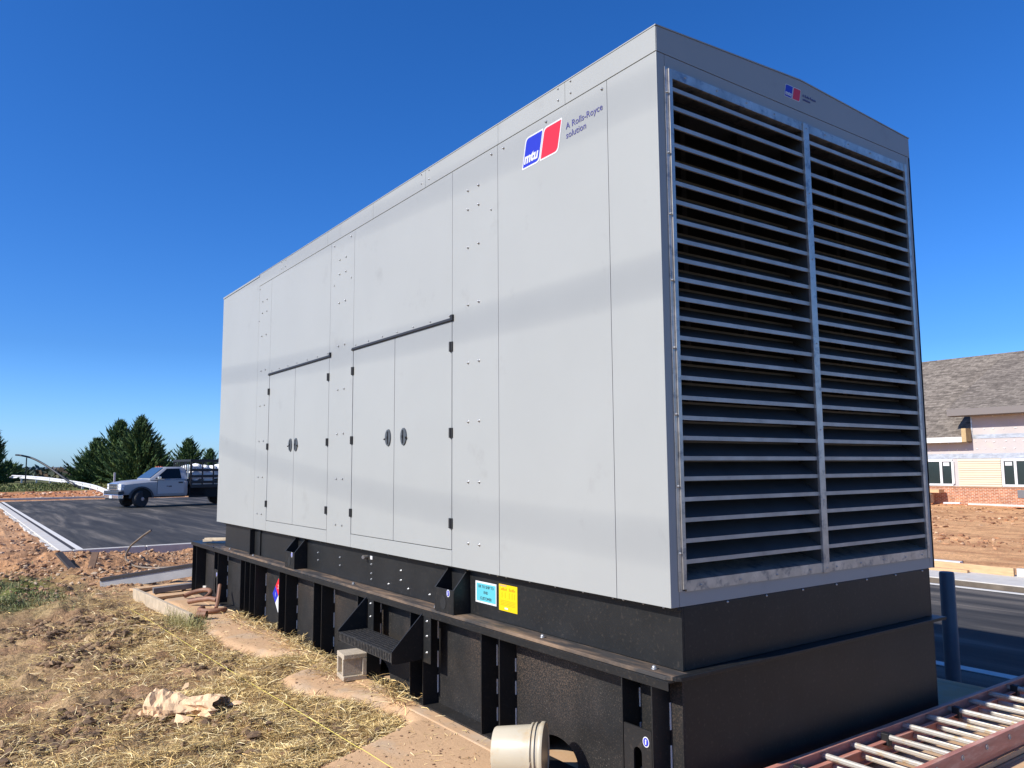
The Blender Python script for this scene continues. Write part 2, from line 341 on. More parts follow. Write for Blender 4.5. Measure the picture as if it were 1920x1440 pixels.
# ================================================================== GROUND
PX = np.array([-30, -9.6, -9.2, -6.6, -5.2, -4.6, -4.25, -4.0, -3.8, -3.66, -3.3, -2.75, -2.4, -2.1, -1.95, -1.75, -1.3, -.6, 6.])
PY = np.array([-.62, -.62, -.58, -.52, -.58, -.45, -.16, -.06, -.30, -.60, -.62, -.30, -.24, -.30, -.60, -1.0, -1.7, -2.4, -4.])
def slab_edge(x, y=None):
    e = np.interp(x, PX, PY)
    return e+.10*(fbm(x*3.1, x*0+7.7, 3, 5)-.5)+.05*(fbm(x*14., x*0+1.7, 3, 9)-.5)
def hgt(x, y):
    z = .0+.075*(fbm(x*.9, y*.9, 5, 1)-.5)+.055*(fbm(x*4., y*4., 4, 20)-.5)*sst(5., 0., y)
    far = sst(-15, -5, x)*0
    # clods and ruts in the torn soil left of the pad
    torn = sst(-6.5, -9.5, x)*sst(-16.2, -15.2, x)*sst(3., 1.5, y)
    z = z+torn*(.16*np.abs(fbm(x*1.7, y*1.7, 4, 33)-.5)*2-.02)
    for cx_, cy_, r_, h_ in ((-12.6, -.25, .7, .20), (-11.0, -.75, .55, .14), (-10.4, -1.35, .5, .10), (-12.2, -.95, .35, .16), (-12.0, .35, .45, -.22), (-13.9, -1.0, .6, .12), (-14.8, -1.6, .7, .14), (-11.3, -1.25, .35, .10), (-8.4, -1.5, .35, .06), (-9.9, -.55, .4, .09)):
        z = z+h_*np.exp(-((x-cx_)**2+(y-cy_)**2)/(r_*r_))
    lump = sst(-.25, -.9, y-np.interp(x, PX, PY)*.6)*sst(.5, -1., x)*sst(-5, -3.6, y*1.)
    z = z+lump*(.10*np.clip(fbm(x*4.5, y*4.5, 4, 55)-.50, 0, 1)*2.2-.045*np.clip(.42-fbm(x*3.1, y*3.1, 4, 66), 0, 1)*3+.022*(fbm(x*15, y*15, 3, 77)-.5))
    # smooth, dust-filmed apron near the pad
    e = slab_edge(x); ap = sst(-.02, .10, y-e)*sst(-9.8, -9.2, x)*sst(4.4, 3.9, y)
    z = z*(1-ap)+(.044+.008*(fbm(x*2., y*2., 3, 91)-.5))*ap
    z = np.where((x > -9.15) & (x < .5) & (y > -.10) & (y < 3.38), -.08, z)
    # straw heaped on the pad tongue lies higher
    tong = np.exp(-((x+4.1)**2)/.12)*sst(-.9, -.4, y)*sst(.05, -.08, y); z = z+.05*tong
    # car park and lane sunk under the asphalt
    z = z-.16*np.exp(-((x+15.75)/.40)**2)*sst(-1.2, -.7, y)
    inlot = (x > -50.6) & (x < -15.95) & (y > -.92) & (y < 20.8)
    lane = (x > -16.4) & (x < 30.5) & (y > 4.6) & (y < 13.9)
    z = z-.50*sst(3.5, 4.5, y)*sst(-16, -7, x+1.6*np.maximum(y-14, 0))
    z = np.where(inlot, -.22, np.where(lane, z-.16, z))
    z = z+.5*sst(-54, -68, x)-1.5*sst(-100, -190, x)
    bank = (y > 13.85) & (x > -40); z = z+np.where(bank, -.03+.13*(fbm(x*.6, y*.9, 4, 70)-.5)+.05*np.abs(fbm(x*2.2, y*2.2, 3, 71)-.5)*2-.06*sst(30, 41, y), 0.)+np.where(x < -50.8, .22*sst(-50.8, -52.5, x)*(.6+.8*fbm(x*.8, y*.8, 3, 75))*sst(-61, -57, x), 0.)
    z = np.where(x < -19.6, np.minimum(z, .6), z)
    return z
def axis(segs):
    out = [segs[0][0]]
    for a, b, st in segs:
        n = max(1, int(round((b-a)/st))); out += list(np.linspace(a, b, n+1)[1:])
    return np.array(out)
gx = axis([(-6000, -600, 600), (-600, -130, 24), (-130, -52, 1.), (-52, -50.6, .35), (-50.6, -16.2, 1.1), (-16.2, -9, .045), (-9, 1.2, .032), (1.2, 4, .2), (4, 40, 2.5), (40, 300, 26), (300, 6000, 570)])
gy = axis([(-6000, -600, 600), (-600, -30, 38), (-30, -5, 1.2), (-5, -2.6, .06), (-2.6, .15, .032), (.15, 3.5, .12), (3.5, 4.7, .05), (4.7, 13.4, .35), (13.4, 14.2, .05), (14.2, 44, .25), (44, 62, 1.2), (62, 600, 30), (600, 6000, 600)])
X, Y = np.meshgrid(gx, gy, indexing='ij'); Z = hgt(X, Y)
def ground_colour(X, Y):
    def C(r, g, b): return np.array([r, g, b])
    n1 = fbm(X*.7, Y*.7, 4, 101); n2 = fbm(X*3.3, Y*3.3, 4, 121); n3 = fbm(X*.25+9, Y*.25, 3, 131)
    base = C(.50, .27, .135)[None, None]*np.ones(X.shape+(1,))
    def mixc(a, c, k): return a*(1-k[..., None])+np.array(c)*k[..., None]
    base = mixc(base, (.25, .145, .088), sst(.45, .65, n2)*.8)
    base = mixc(base, (.62, .37, .20), sst(.55, .75, n1)*.6)
    near = sst(-11.2, -9.0, X)*sst(.3, -.2, Y)*sst(-30, -6, Y)        # straw-mulched dark soil
    base = mixc(base, (.32, .20, .115), near*.88)
    base = mixc(base, (.44, .31, .16), near*sst(.42, .6, n2)*.6)
    e = slab_edge(X); ap = sst(-.05, .05, Y-e)*sst(-10.0, -9.4, X)*sst(4.4, 3.9, Y)
    base = mixc(base, (.52, .335, .19), ap)
    base = mixc(base, (.46, .35, .24), ap*sst(.52, .66, n2)*.6)
    g1 = np.exp(-(((X+10.2)/1.5)**2+((Y+2.3)/.75)**2)**1.0)
    base = mixc(base, (.085, .125, .03), np.clip(g1*1.8*(.5+n2), 0, 1)*.85)
    g2 = sst(-2.2, -2.9, Y)*sst(-7., -11., X)*sst(-40, -24, X)
    base = mixc(base, (.10, .125, .04), np.clip(g2*(n1*2-.3), 0, 1)*.7)
    red = (Y > 13.4)*1.; base = mixc(base, (.66, .37, .18), red*.92)
    base = mixc(base, (.40, .19, .09), red*sst(.45, .62, fbm(X*.9, Y*3., 4, 151))*.6)
    fr = sst(-50.4, -51, X)*sst(-60, -57.5, X); base = mixc(base, (.50, .22, .10), fr*.9)
    fg = sst(-57.0, -59.5, X+4*(n3-.5)); base = mixc(base, (.14, .15, .055), fg)
    base = mixc(base, (.17, .12, .07), fg*sst(.5, .62, n1)*.7)
    ff = sst(-75, -120, X); base = mixc(base, (.09, .10, .055), ff)
    other = np.clip(sst(12, 40, X)+sst(-12, -40, Y)+sst(45, 80, Y)*sst(-60, -40, X)*0, 0, 1); base = mixc(base, (.14, .15, .06), other)
    bounce_cut = sst(1.2, 2.0, X)*sst(3.4, 2.6, Y)*sst(14, 9, X)*sst(-16, -10, Y); base = mixc(base, (.115, .100, .085), bounce_cut)   # unseen ground on the viewer's side, darkened to weaken bounce on the end wall
    return base
COLR = ground_colour(X, Y)
def grid_mesh(name, X, Y, Z, m):
    nx, ny = X.shape; me = D.meshes.new(name)
    co = np.stack([X, Y, Z], -1).reshape(-1, 3).astype(np.float32)
    i = np.arange(nx-1)[:, None]*ny+np.arange(ny-1)[None]; q = np.stack([i, i+ny, i+ny+1, i+1], -1).reshape(-1, 4)
    me.vertices.add(len(co)); me.vertices.foreach_set('co', co.ravel())
    me.loops.add(q.size); me.loops.foreach_set('vertex_index', q.ravel().astype(np.int32))
    me.polygons.add(len(q)); me.polygons.foreach_set('loop_start', (np.arange(len(q))*4).astype(np.int32)); me.polygons.foreach_set('loop_total', np.full(len(q), 4, np.int32))
    me.polygons.foreach_set('use_smooth', np.ones(len(q), bool)); me.update(calc_edges=True); me.validate()
    return me
def setcol(me, c, alpha=None):
    a = me.color_attributes.new('Col', 'FLOAT_COLOR', 'POINT'); c4 = np.ones((len(me.vertices), 4), np.float32); c4[:, :3] = c.reshape(-1, 3)
    if alpha is not None: c4[:, 3] = alpha.ravel()
    a.data.foreach_set('color', c4.ravel())
gm = grid_mesh('ground', X, Y, Z, None); APR = sst(-.03, .06, Y-slab_edge(X))*sst(-10.0, -9.4, X)*sst(4.4, 3.9, Y); setcol(gm, COLR, .95-.80*APR)
tag(link('ground', gm, M['ground']), kind='structure')
def hz(x, y): return float(hgt(np.array([float(x)]), np.array([float(y)]))[0])

# pad, asphalt, kerbs
tag(MB().box(-9.2, .55, -.15, 3.42, -.60, .05).build('concrete_pad', mat('pad_dusty_concrete', (.52, .335, .19), .9, var=.14, vs=3, c2=(.47, .38, .28), c2s=1.6, c2t=(.50, .66), bump=.25, bs=40, bd=.004, spec=.08), bevel=.01), kind='structure')
A = MB()
A.add([(-50.4, -.5, -.08), (-16.2, -.5, -.08), (-16.2, 21, -.08), (-50.4, 21, -.08)], [(0, 1, 2, 3)])
A.add([(-16.2, 4.5, -.08), (-7, 4.5, -.50), (-7, 12.3, -.50), (-16.2, 12.3, -.08)], [(0, 1, 2, 3)]); A.add([(-7, 4.5, -.50), (30, 4.5, -.50), (30, 12.3, -.50), (-7, 12.3, -.50)], [(0, 1, 2, 3)])
tag(A.build('asphalt', M['asphalt']), kind='structure')
kb = MB(); 
kb.box(-50.75, -16.03, -.90, -.66, -.2, .045); kb.box(-50.75, -50.55, -.655, 21, -.2, .10); 
for k in range(3): kb.box(-16.19, -16.03, -.655+k*1.4, .74+k*1.4-.012, -.35, .045)
kb.box(-8.0, 30, 12.28, 13.75, -.7, -.40)
for k in range(60):   # splashed concrete along the back of the kerb
    x = -49.5+k*.56; kb.box(x-.34, x+.34, -.97-.06*random.random(), -.90, -.1, .0+.035*random.random())
tag(kb.build('kerb', M['conc'], bevel=.012), kind='structure')
gt = MB(); zg = -.074
gt.box(-50.1, -16.3, -.42, -.29, -.12, zg); gt.box(-50.54, -50.15, -.28, 21, -.12, zg)
gt.box(-8.0, 30, 12.0, 12.13, -.52, -.494); gt.box(-6.9, 30, 6.16, 6.32, -.52, -.494)
tag(gt.build('gutter', mat('pale_gutter', (.62, .60, .56), .8, var=.06, vs=3)), kind='structure')
kf = MB(); kf.box(-8.0, -7.9, 12.25, 12.277, -.499, -.42); tag(MB().box(-50.1, -16.25, -.655, -.421, -.12, -.076).build('dark_strip', M['timbertop']), kind='structure'); kf.box(-8.0, 30, 12.25, 12.277, -.499, -.415); kf.box(-8, 30, 12.135, 12.249, -.499, -.497)  # near-black strip laid between the left kerb and the pale gutter
tag(kf.build('kerb_face', M['brown']), kind='structure')
tag(MB().box(-120, -52, 9., 12., -.3, .42).build('road', M['asphalt']), kind='structure')

# ---- straw, rubble, grass (uncountable)
def blades(n, xr, yr, dens, name, cols, ln, wd, m, lift=.012, tilt=.35, z0=None):
    P = []; tot = 0
    while tot < n:
        x = rng.uniform(xr[0], xr[1], n); y = rng.uniform(yr[0], yr[1], n); k = rng.random(n) < dens(x, y); P.append(np.stack([x[k], y[k]], 1)); tot += k.sum()
    P = np.concatenate(P)[:n]; x, y = P[:, 0], P[:, 1]; z = hgt(x, y)
    if z0 is not None: z = np.where((x > -9.2) & (x < .55) & (y > -.15) & (y < 3.42), np.maximum(z, z0), z)
    z = z+rng.random(n)**2*lift
    a = rng.uniform(0, 2*np.pi, n); L = rng.uniform(ln[0], ln[1], n); W = rng.uniform(wd[0], wd[1], n); el = rng.normal(0, tilt, n)
    d = np.stack([np.cos(a)*np.cos(el), np.sin(a)*np.cos(el), np.abs(np.sin(el))], 1); s = np.stack([-np.sin(a), np.cos(a), rng.normal(0, .5, n)], 1)
    c0 = np.stack([x, y, z+.003], 1); mid = c0+d*(L*.5)[:, None]; mid[:, 2] += L*.06*rng.random(n); d2 = d.copy(); b = rng.normal(0, .35, n)
    d2[:, 0] = d[:, 0]*np.cos(b)-d[:, 1]*np.sin(b); d2[:, 1] = d[:, 0]*np.sin(b)+d[:, 1]*np.cos(b); d2[:, 2] *= .3; end = mid+d2*(L*.5)[:, None]
    sw = s*(W*.5)[:, None]; V = np.stack([c0-sw, c0+sw, mid+sw, mid-sw, end+sw*.5, end-sw*.5], 1).reshape(-1, 3)
    V[:, 2] = np.maximum(V[:, 2], np.repeat(z, 6)+.001)
    f = np.array([[0, 1, 2, 3], [3, 2, 4, 5]]); F = (np.arange(n)[:, None, None]*6+f[None]).reshape(-1, 4)
    me = D.meshes.new(name); me.vertices.add(len(V)); me.vertices.foreach_set('co', V.astype(np.float32).ravel())
    me.loops.add(F.size); me.loops.foreach_set('vertex_index', F.ravel().astype(np.int32)); me.polygons.add(len(F))
    me.polygons.foreach_set('loop_start', (np.arange(len(F))*4).astype(np.int32)); me.polygons.foreach_set('loop_total', np.full(len(F), 4, np.int32)); me.update(calc_edges=True)
    cc = np.array(cols)[rng.integers(0, len(cols), n)]*rng.uniform(.7, 1.25, (n, 1)); setcol(me, np.repeat(cc, 6, 0))
    return link(name, me, m)
def rocks(n, xr, yr, dens, name, cols, sr, lab):
    P = []; tot = 0
    while tot < n:
        x = rng.uniform(xr[0], xr[1], n); y = rng.uniform(yr[0], yr[1], n); k = rng.random(n) < dens(x, y); P.append(np.stack([x[k], y[k]], 1)); tot += k.sum()
    P = np.concatenate(P)[:n]; z = hgt(P[:, 0], P[:, 1])
    t_ = (1+5**.5)/2; ico = np.array([(-1, t_, 0), (1, t_, 0), (-1, -t_, 0), (1, -t_, 0), (0, -1, t_), (0, 1, t_), (0, -1, -t_), (0, 1, -t_), (t_, 0, -1), (t_, 0, 1), (-t_, 0, -1), (-t_, 0, 1)])/1.9
    fi = np.array([(0, 11, 5), (0, 5, 1), (0, 1, 7), (0, 7, 10), (0, 10, 11), (1, 5, 9), (5, 11, 4), (11, 10, 2), (10, 7, 6), (7, 1, 8), (3, 9, 4), (3, 4, 2), (3, 2, 6), (3, 6, 8), (3, 8, 9), (4, 9, 5), (2, 4, 11), (6, 2, 10), (8, 6, 7), (9, 8, 1)])
    S = sr[0]+(sr[1]-sr[0])*rng.random(n)**3
    V = ico[None]*(1+rng.normal(0, .22, (n, 12, 1)))*(S[:, None, None])*np.stack([rng.uniform(.7, 1.3, n), rng.uniform(.7, 1.3, n), rng.uniform(.45, .8, n)], 1)[:, None, :]
    a = rng.uniform(0, 6.28, n); c, s = np.cos(a)[:, None], np.sin(a)[:, None]; V = np.stack([V[..., 0]*c-V[..., 1]*s, V[..., 0]*s+V[..., 1]*c, V[..., 2]], -1)
    V = V+np.stack([P[:, 0], P[:, 1], z+S*.25], 1)[:, None]; F = (np.arange(n)[:, None, None]*12+fi[None]).reshape(-1, 3)
    me = D.meshes.new(name); me.from_pydata(V.reshape(-1, 3).tolist(), [], F.tolist()); me.update()
    cc = np.array(cols)[rng.integers(0, len(cols), n)]*rng.uniform(.75, 1.2, (n, 1)); setcol(me, np.repeat(cc, 12, 0))
    return tag(link(name, me, M['stone']), lab, kind='stuff')
def straw_d(x, y):
    e = slab_edge(x); off = sst(.02, -.06, y-e)
    patch = sst(.40, .60, fbm(x*1.3, y*1.3, 3, 201)); nearness = sst(-12, -5.0, x)
    band = np.exp(-((y-e+.35)/.45)**2)
    clump = sst(.42, .60, fbm(x*6., y*6., 3, 211))
    left = sst(-1.25, -2.1, y)*sst(-2.2, -3.2, x)           # thinner straw over bare soil at the left
    d = off*np.clip(.10+.35*patch*nearness+.6*band*nearness+sst(-4.6, -2.6, x)*.5, 0, 1)*(.30+.70*clump)*(1-.5*left)*sst(-11.5, -8.5, x)
    return d*np.clip(.10+.9*np.exp((x+2.0)/3.8), 0, 1)
strawc = [(.82, .59, .23), (.62, .42, .16), (.98, .80, .44), (.46, .30, .12), (.22, .15, .07), (.52, .39, .15), (.30, .20, .09), (.84, .64, .30)]
tag(blades(80000, (-11.5, -.9), (-3.6, -.02), straw_d, 'straw', strawc, (.03, .12), (.0016, .0040), M['straw'], lift=.022, tilt=.28), 'yellow straw mulch spread over the brown soil left of the machine', kind='stuff')
def bay_d(x, y):   # wisps of straw blown against the tank
    s = 0
    for cx_, cy_, r_ in ((-6.3, -.12, .28), (-5.7, -.10, .35), (-4.75, -.10, .32), (-4.2, -.16, .3), (-3.7, -.05, .2), (-2.8, -.06, .25), (-2.55, -.1, .15), (-3.6, -.25, .25)):
        s = s+np.exp(-(((x-cx_)/r_)**2+((y-cy_)/.10)**2))
    return np.clip(s, 0, 1)
tag(blades(2400, (-7, -2.2), (-.42, .04), bay_d, 'straw_wisps', strawc, (.04, .14), (.0022, .0045), M['straw'], lift=.05, z0=.05), 'thin drifts of straw blown against the foot of the black tank', kind='stuff')
tag(blades(700, (-6.8, -1.2), (-1.6, -.05), lambda x, y: sst(.0, .05, y-slab_edge(x))*.9, 'straw_bits', strawc, (.015, .07), (.0012, .003), M['straw'], lift=.004, tilt=.1, z0=.05), 'loose bits of straw scattered over the dusty pad', kind='stuff')
rocks(900, (-7., -.9), (-1.7, -.05), lambda x, y: sst(.0, .05, y-slab_edge(x))*1., 'pad_grit', [(.34, .20, .11), (.22, .13, .08), (.46, .33, .2)], (.002, .010), 'small grit and clods lying on the dusty pad')
grc = [(.19, .22, .08), (.25, .26, .11), (.36, .31, .15), (.14, .16, .07)]
tag(blades(6000, (-13., -8.), (-3.4, -1.5), lambda x, y: np.clip(np.exp(-(((x+10.2)/1.4)**2+((y+2.3)/.7)**2))*1.2, 0, 1)*sst(.35, .6, fbm(x*2, y*2, 3, 222)), 'grass', grc, (.05, .13), (.004, .009), M['straw'], tilt=.9), 'patch of short green grass beside the torn red soil', kind='stuff')
tag(blades(1100, (-7.1, -5.9), (-.95, -.5), lambda x, y: np.exp(-(((x+6.5)/.35)**2+((y+.66)/.12)**2)), 'dry_grass', [(.40, .34, .15), (.28, .28, .10), (.5, .42, .2)], (.08, .26), (.002, .004), M['straw'], tilt=1.2), 'tuft of long dry grass at the end of the form board', kind='stuff')
tag(blades(9000, (-70, -57), (-8, 9), lambda x, y: sst(.45, .6, fbm(x*.4, y*.4, 3, 240)), 'verge_grass', [(.14, .17, .05), (.20, .19, .08), (.10, .13, .04)], (.15, .35), (.03, .06), M['straw'], tilt=1.1, lift=.05), 'rough green and tan grass verge behind the car park', kind='stuff')

rocks(5200, (-50, -14.), (-9, -.95), lambda x, y: sst(-14, -15, x)*sst(-.95, -1.15, y)*np.exp((x+16)/14)*(.3+.7*sst(.4, .6, fbm(x*.7, y*.7, 3, 266))), 'roadside_rubble', [(.46, .27, .15), (.36, .20, .11), (.56, .38, .24)], (.012, .07), 'stones and clods on the red soil left of the car park')
rocks(6500, (-16., -8.6), (-3.4, 2.8), lambda x, y: sst(-8.6, -9.8, x)*sst(-2.9, -1.9, y+(x+12)*.1)*(.25+.75*sst(.4, .6, fbm(x*1.2, y*1.2, 3, 260))), 'rubble', [(.44, .27, .155), (.52, .39, .26), (.30, .17, .09), (.38, .22, .12), (.36, .21, .12)], (.007, .042), 'pale stones and broken clods scattered over the torn red soil')
rocks(4200, (-9.5, -1.2), (-3.2, -.3), lambda x, y: sst(.0, -.1, y-slab_edge(x))*sst(.5, .62, fbm(x*1.1, y*1.1, 3, 280)), 'soil_clods', [(.20, .125, .075), (.27, .175, .10), (.14, .09, .055)], (.005, .040), 'dark brown soil clods among the straw')
rocks(6500, (-26., 4), (14., 42), lambda x, y: .5*sst(.4, .6, fbm(x*.6, y*.6, 3, 290)), 'bank_rubble', [(.50, .27, .14), (.52, .33, .20), (.30, .15, .08), (.26, .13, .07)], (.012, .085), 'stones and clods on the orange soil before the brick building')
rocks(700, (-56., -50.8), (-4, 8), lambda x, y: x*0+1., 'verge_rubble', [(.50, .24, .12), (.62, .42, .28), (.38, .17, .09)], (.04, .13), 'orange soil clods heaped behind the far kerb')

# ================================================================== GENERATOR
L_, W_ = 7.83, 2.47; Z0, Z1, ZF = 1.026, 3.941, 3.806
G = thing('generator', 'huge light grey generator enclosure with tall louvres on a black steel fuel tank', 'generator', (-3.9, 1.2, .05), world=True)
# inner shell behind the seams
sh = MB(); sh.box(-L_+.02, -.52, .02, W_-.02, Z0+.01, 3.92); sh.box(-.52, -.02, .018, .10, Z0+.01, 3.92); sh.box(-.52, -.02, W_-.10, W_-.018, Z0+.01, 3.92)
sh.box(-.52, -.02, .10, W_-.10, 3.70, 3.92); sh.box(-.52, -.02, .10, W_-.10, Z0+.01, 1.12)
sh.build('enclosure_frame', M['seam'], G)
gp = .0017
def panel(x0, x1, z0, z1, y0=0., y1=.018, name='wall_panel'):
    return MB().box(x0+gp, x1-gp, y0, y1, z0+gp, z1-gp).build(name, M['paint'], G, bevel=.0015)
Pn = {}
Pn['a'] = panel(-.373, 0, Z0, ZF); Pn['b'] = panel(-1.432, -.373, Z0, ZF); Pn['c'] = panel(-2.005, -1.432, Z0, ZF)
Pn['d'] = panel(-3.68, -2.005, 2.742, ZF); Pn['e'] = panel(-3.68, -2.005, Z0, 1.137)
Pn['f'] = panel(-4.21, -3.68, Z0, ZF); Pn['g'] = panel(-5.905, -4.21, 2.742, ZF); Pn['h'] = panel(-5.905, -4.21, Z0, 1.137)
Pn['i'] = panel(-6.334, -5.905, Z0, ZF); Pn['j'] = panel(-L_, -6.334, Z0, 3.918)
MB().box(-L_, 0, W_-.018, W_, Z0, 3.94).build('back_wall', M['paint'], G)
MB().box(-L_-.002, -L_+.018, .001, W_-.02, Z0, 3.94).build('end_wall', M['paint'], G)
fas = []
for a, b in ((-.73, 0), (-1.424, -.73), (-2.397, -1.424), (-3.307, -2.397), (-4.3, -3.307), (-5.52, -4.3), (-6.334, -5.52)):
    fas.append(MB().box(a+.0012, b-.0012, -.002, .018, ZF+gp, Z1).build('roof_fascia', M['paint'], G, bevel=.0015))
rf = MB()
prof = [(-.004, Z1+.002), (-.004, Z1+.008), (W_/2, 4.012), (W_+.006, Z1+.008), (W_+.006, Z1+.002), (W_/2, 4.0045)]
rf.prism(prof, lambda y, z: (-6.34, y, z), lambda y, z: (.004, y, z))
rf.prism([(-.004, 3.9225), (-.004, 3.943), (W_/2, 3.99), (W_+.02, 3.943), (W_+.02, 3.9225), (W_/2, 3.975)], lambda y, z: (-L_-.01, y, z), lambda y, z: (-6.345, y, z))
rf.build('roof', M['paint'], G)
MB().cyl((-2.15, .62, 3.97), (-2.15, .62, 4.20), .09, n=20).lathe((-2.15, .62, 4.20), (0, 0, 1), [(0, .13), (.05, .15), (.09, .05)], 20).build('exhaust_cap', M['trim'], G, smooth=True)
# end wall (louvre side)
ew = MB(); ew.prism([(.003, ZF+gp), (W_-.003, ZF+gp), (W_-.003, Z1), (W_/2, 4.002), (.003, Z1)], lambda y, z: (-.018, y, z), lambda y, z: (.001, y, z))
ew.build('end_fascia', M['paint'], G)
for a, b, c, d in ((.0005, .0575, Z0, ZF), (.0605, W_-.0605, 3.737, ZF), (W_-.0575, W_-.0005, Z0, ZF), (.0605, W_-.0605, Z0, 1.102)):
    MB().box(-.018, .0, a, b, c+gp, d-gp).build('end_panel', M['paint'], G, bevel=.001)
# doors
def door(x0, x1, hinge_x, hx, hand):
    d = MB().box(x0+.003, x1-.003, .001, .017, 1.140, 2.722).build('door', M['paint'], G, bevel=.002)
    for z in (1.318, 1.937, 2.54):
        s = 1 if hinge_x > (x0+x1)/2 else -1
        h = MB().box(hinge_x-.022, hinge_x+.022, -.010, .001, z-.034, z+.034)
        h.cyl((hinge_x, -.010, z-.034), (hinge_x, -.010, z+.034), .009, n=10)
        h.build('hinge', M['gasket'], d, bevel=.002)
    e = MB(); n = 28; ring = []
    for k in range(n):
        t_ = 2*math.pi*k/n; ux = .054*math.cos(t_)*(1.0 if (math.cos(t_)*hand) < 0 else .82); ring.append((hx+ux, 1.935+.068*math.sin(t_)))
    e.prism(ring, lambda x, z: (x, .001, z), lambda x, z: (hx+(x-hx)*.93, -.008, 1.935+(z-1.935)*.95))
    hd = e.build('door_handle', mat('handle_grey', (.07, .075, .08), .4) if 'hnd' not in M else M['hnd'], d)
    M['hnd'] = hd.data.materials[0]
    k_ = MB().box(hx-.008, hx+.006, -.012, -.0085, 1.885, 1.985); k_.box(hx-.006, hx+.004, -.016, -.012, 1.925, 1.945)
    k_.cyl((hx-.05*hand*-1 if False else hx+.044*(-hand), -.004, 1.930), (hx+.058*(-hand), -.012, 1.922), .007, n=8)
    k_.build('latch', M['gasket'], hd)
door(-2.884, -2.010, -2.014, -2.722, -1); door(-3.676, -2.884, -3.678, -2.978, 1)
door(-5.101, -4.214, -4.222, -5.04, -1); door(-5.90, -5.101, -5.903, -5.190, 1)
for a, b in ((-3.70, -1.985), (-5.93, -4.17)):
    MB().prism([(.0, 2.722), (-.010, 2.722), (-.012, 2.726), (-.004, 2.745), (0, 2.745)], lambda y, z: (a, y, z), lambda y, z: (b, y, z)).build('drip_rail', M['gasket'], G)
    MB().box(b-.028, b+.004, -.015, .0, 2.722, 2.763).build('drip_rail_cap', M['gasket'], G)
# louvre
FR = [('a', .053, .0755, 1.100, 3.737, .006), ('b', .0765, .100, 1.110, 3.730, .014), ('r1', 2.397, 2.414, 1.095, 3.745, .006), ('r2', 2.370, 2.3935, 1.10, 3.735, .014)]
lf = MB()
for _, a, b, c, d, x in FR: lf.box(.0005, x, a, b, c, d)
lf.box(.0005, .010, .1005, 2.3695, 3.688, 3.734); lf.box(-.16, .010, .1005, 2.3695, 3.683, 3.6875)
lf.box(.0005, .010, .1005, 2.3695, 1.098, 1.150)
lf.add([(.009, .1005, 1.151), (.009, 2.3695, 1.151), (-.17, 2.3695, 1.20), (-.17, .1005, 1.20)], [(0, 1, 2, 3)])
louv = lf.build('louvre', M['galv'], G)
MB().box(.0005, .018, 1.218, 1.272, 1.095, 3.733).build('mullion', M['galv'], louv, bevel=.002)
MB().box(-.15, .0, 1.220, 1.270, 1.103, 3.68).box(-.15, .0, .090, .1003, 1.103, 3.68).box(-.15, .0, 2.3697, 2.380, 1.103, 3.68).build('louvre_jamb', M['bladein'], louv)  # jambs share the darkened tone that stands in for shade
bl = []
for i in range(25):
    z = 3.629-.0997*i
    for a, b in ((.1005, 1.2175), (1.2725, 2.3695)):
        m_ = MB(); pf = [(.006, z+.0115), (.006, z-.0095), (-.004, z-.0095), (-.004, z-.0075), (.004, z-.0075), (.0035, z+.0075)]
        m_.prism(pf, lambda x, q: (x, a, q), lambda x, q: (x, b, q)); nf = len(m_.f)
        m_.prism([(-.118, z+.083), (-.118, z+.095), (-.121, z+.095), (-.121, z+.0805)], lambda x, q: (x, a, q), lambda x, q: (x, b, q)); nf2 = len(m_.f)
        m_.prism([(.0034, z+.0074), (.0034, z+.0052), (-.1205, z+.0804), (-.1179, z+.0830)], lambda x, q: (x, a, q), lambda x, q: (x, b, q))
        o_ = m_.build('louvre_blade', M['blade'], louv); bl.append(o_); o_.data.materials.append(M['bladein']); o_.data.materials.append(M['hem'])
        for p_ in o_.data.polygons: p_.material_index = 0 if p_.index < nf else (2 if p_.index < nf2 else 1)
MB().box(-.515, -.45, .101, W_-.101, 1.121, 3.699).build('radiator_core', M['dark'], G)
ib = MB()
for y in (.45, .95, 1.45, 1.95): ib.box(-.30, -.26, y, y+.04, 1.13, 3.69)
ib.build('inner_brace', mat('inner_steel', (.05, .05, .052), .7), G)
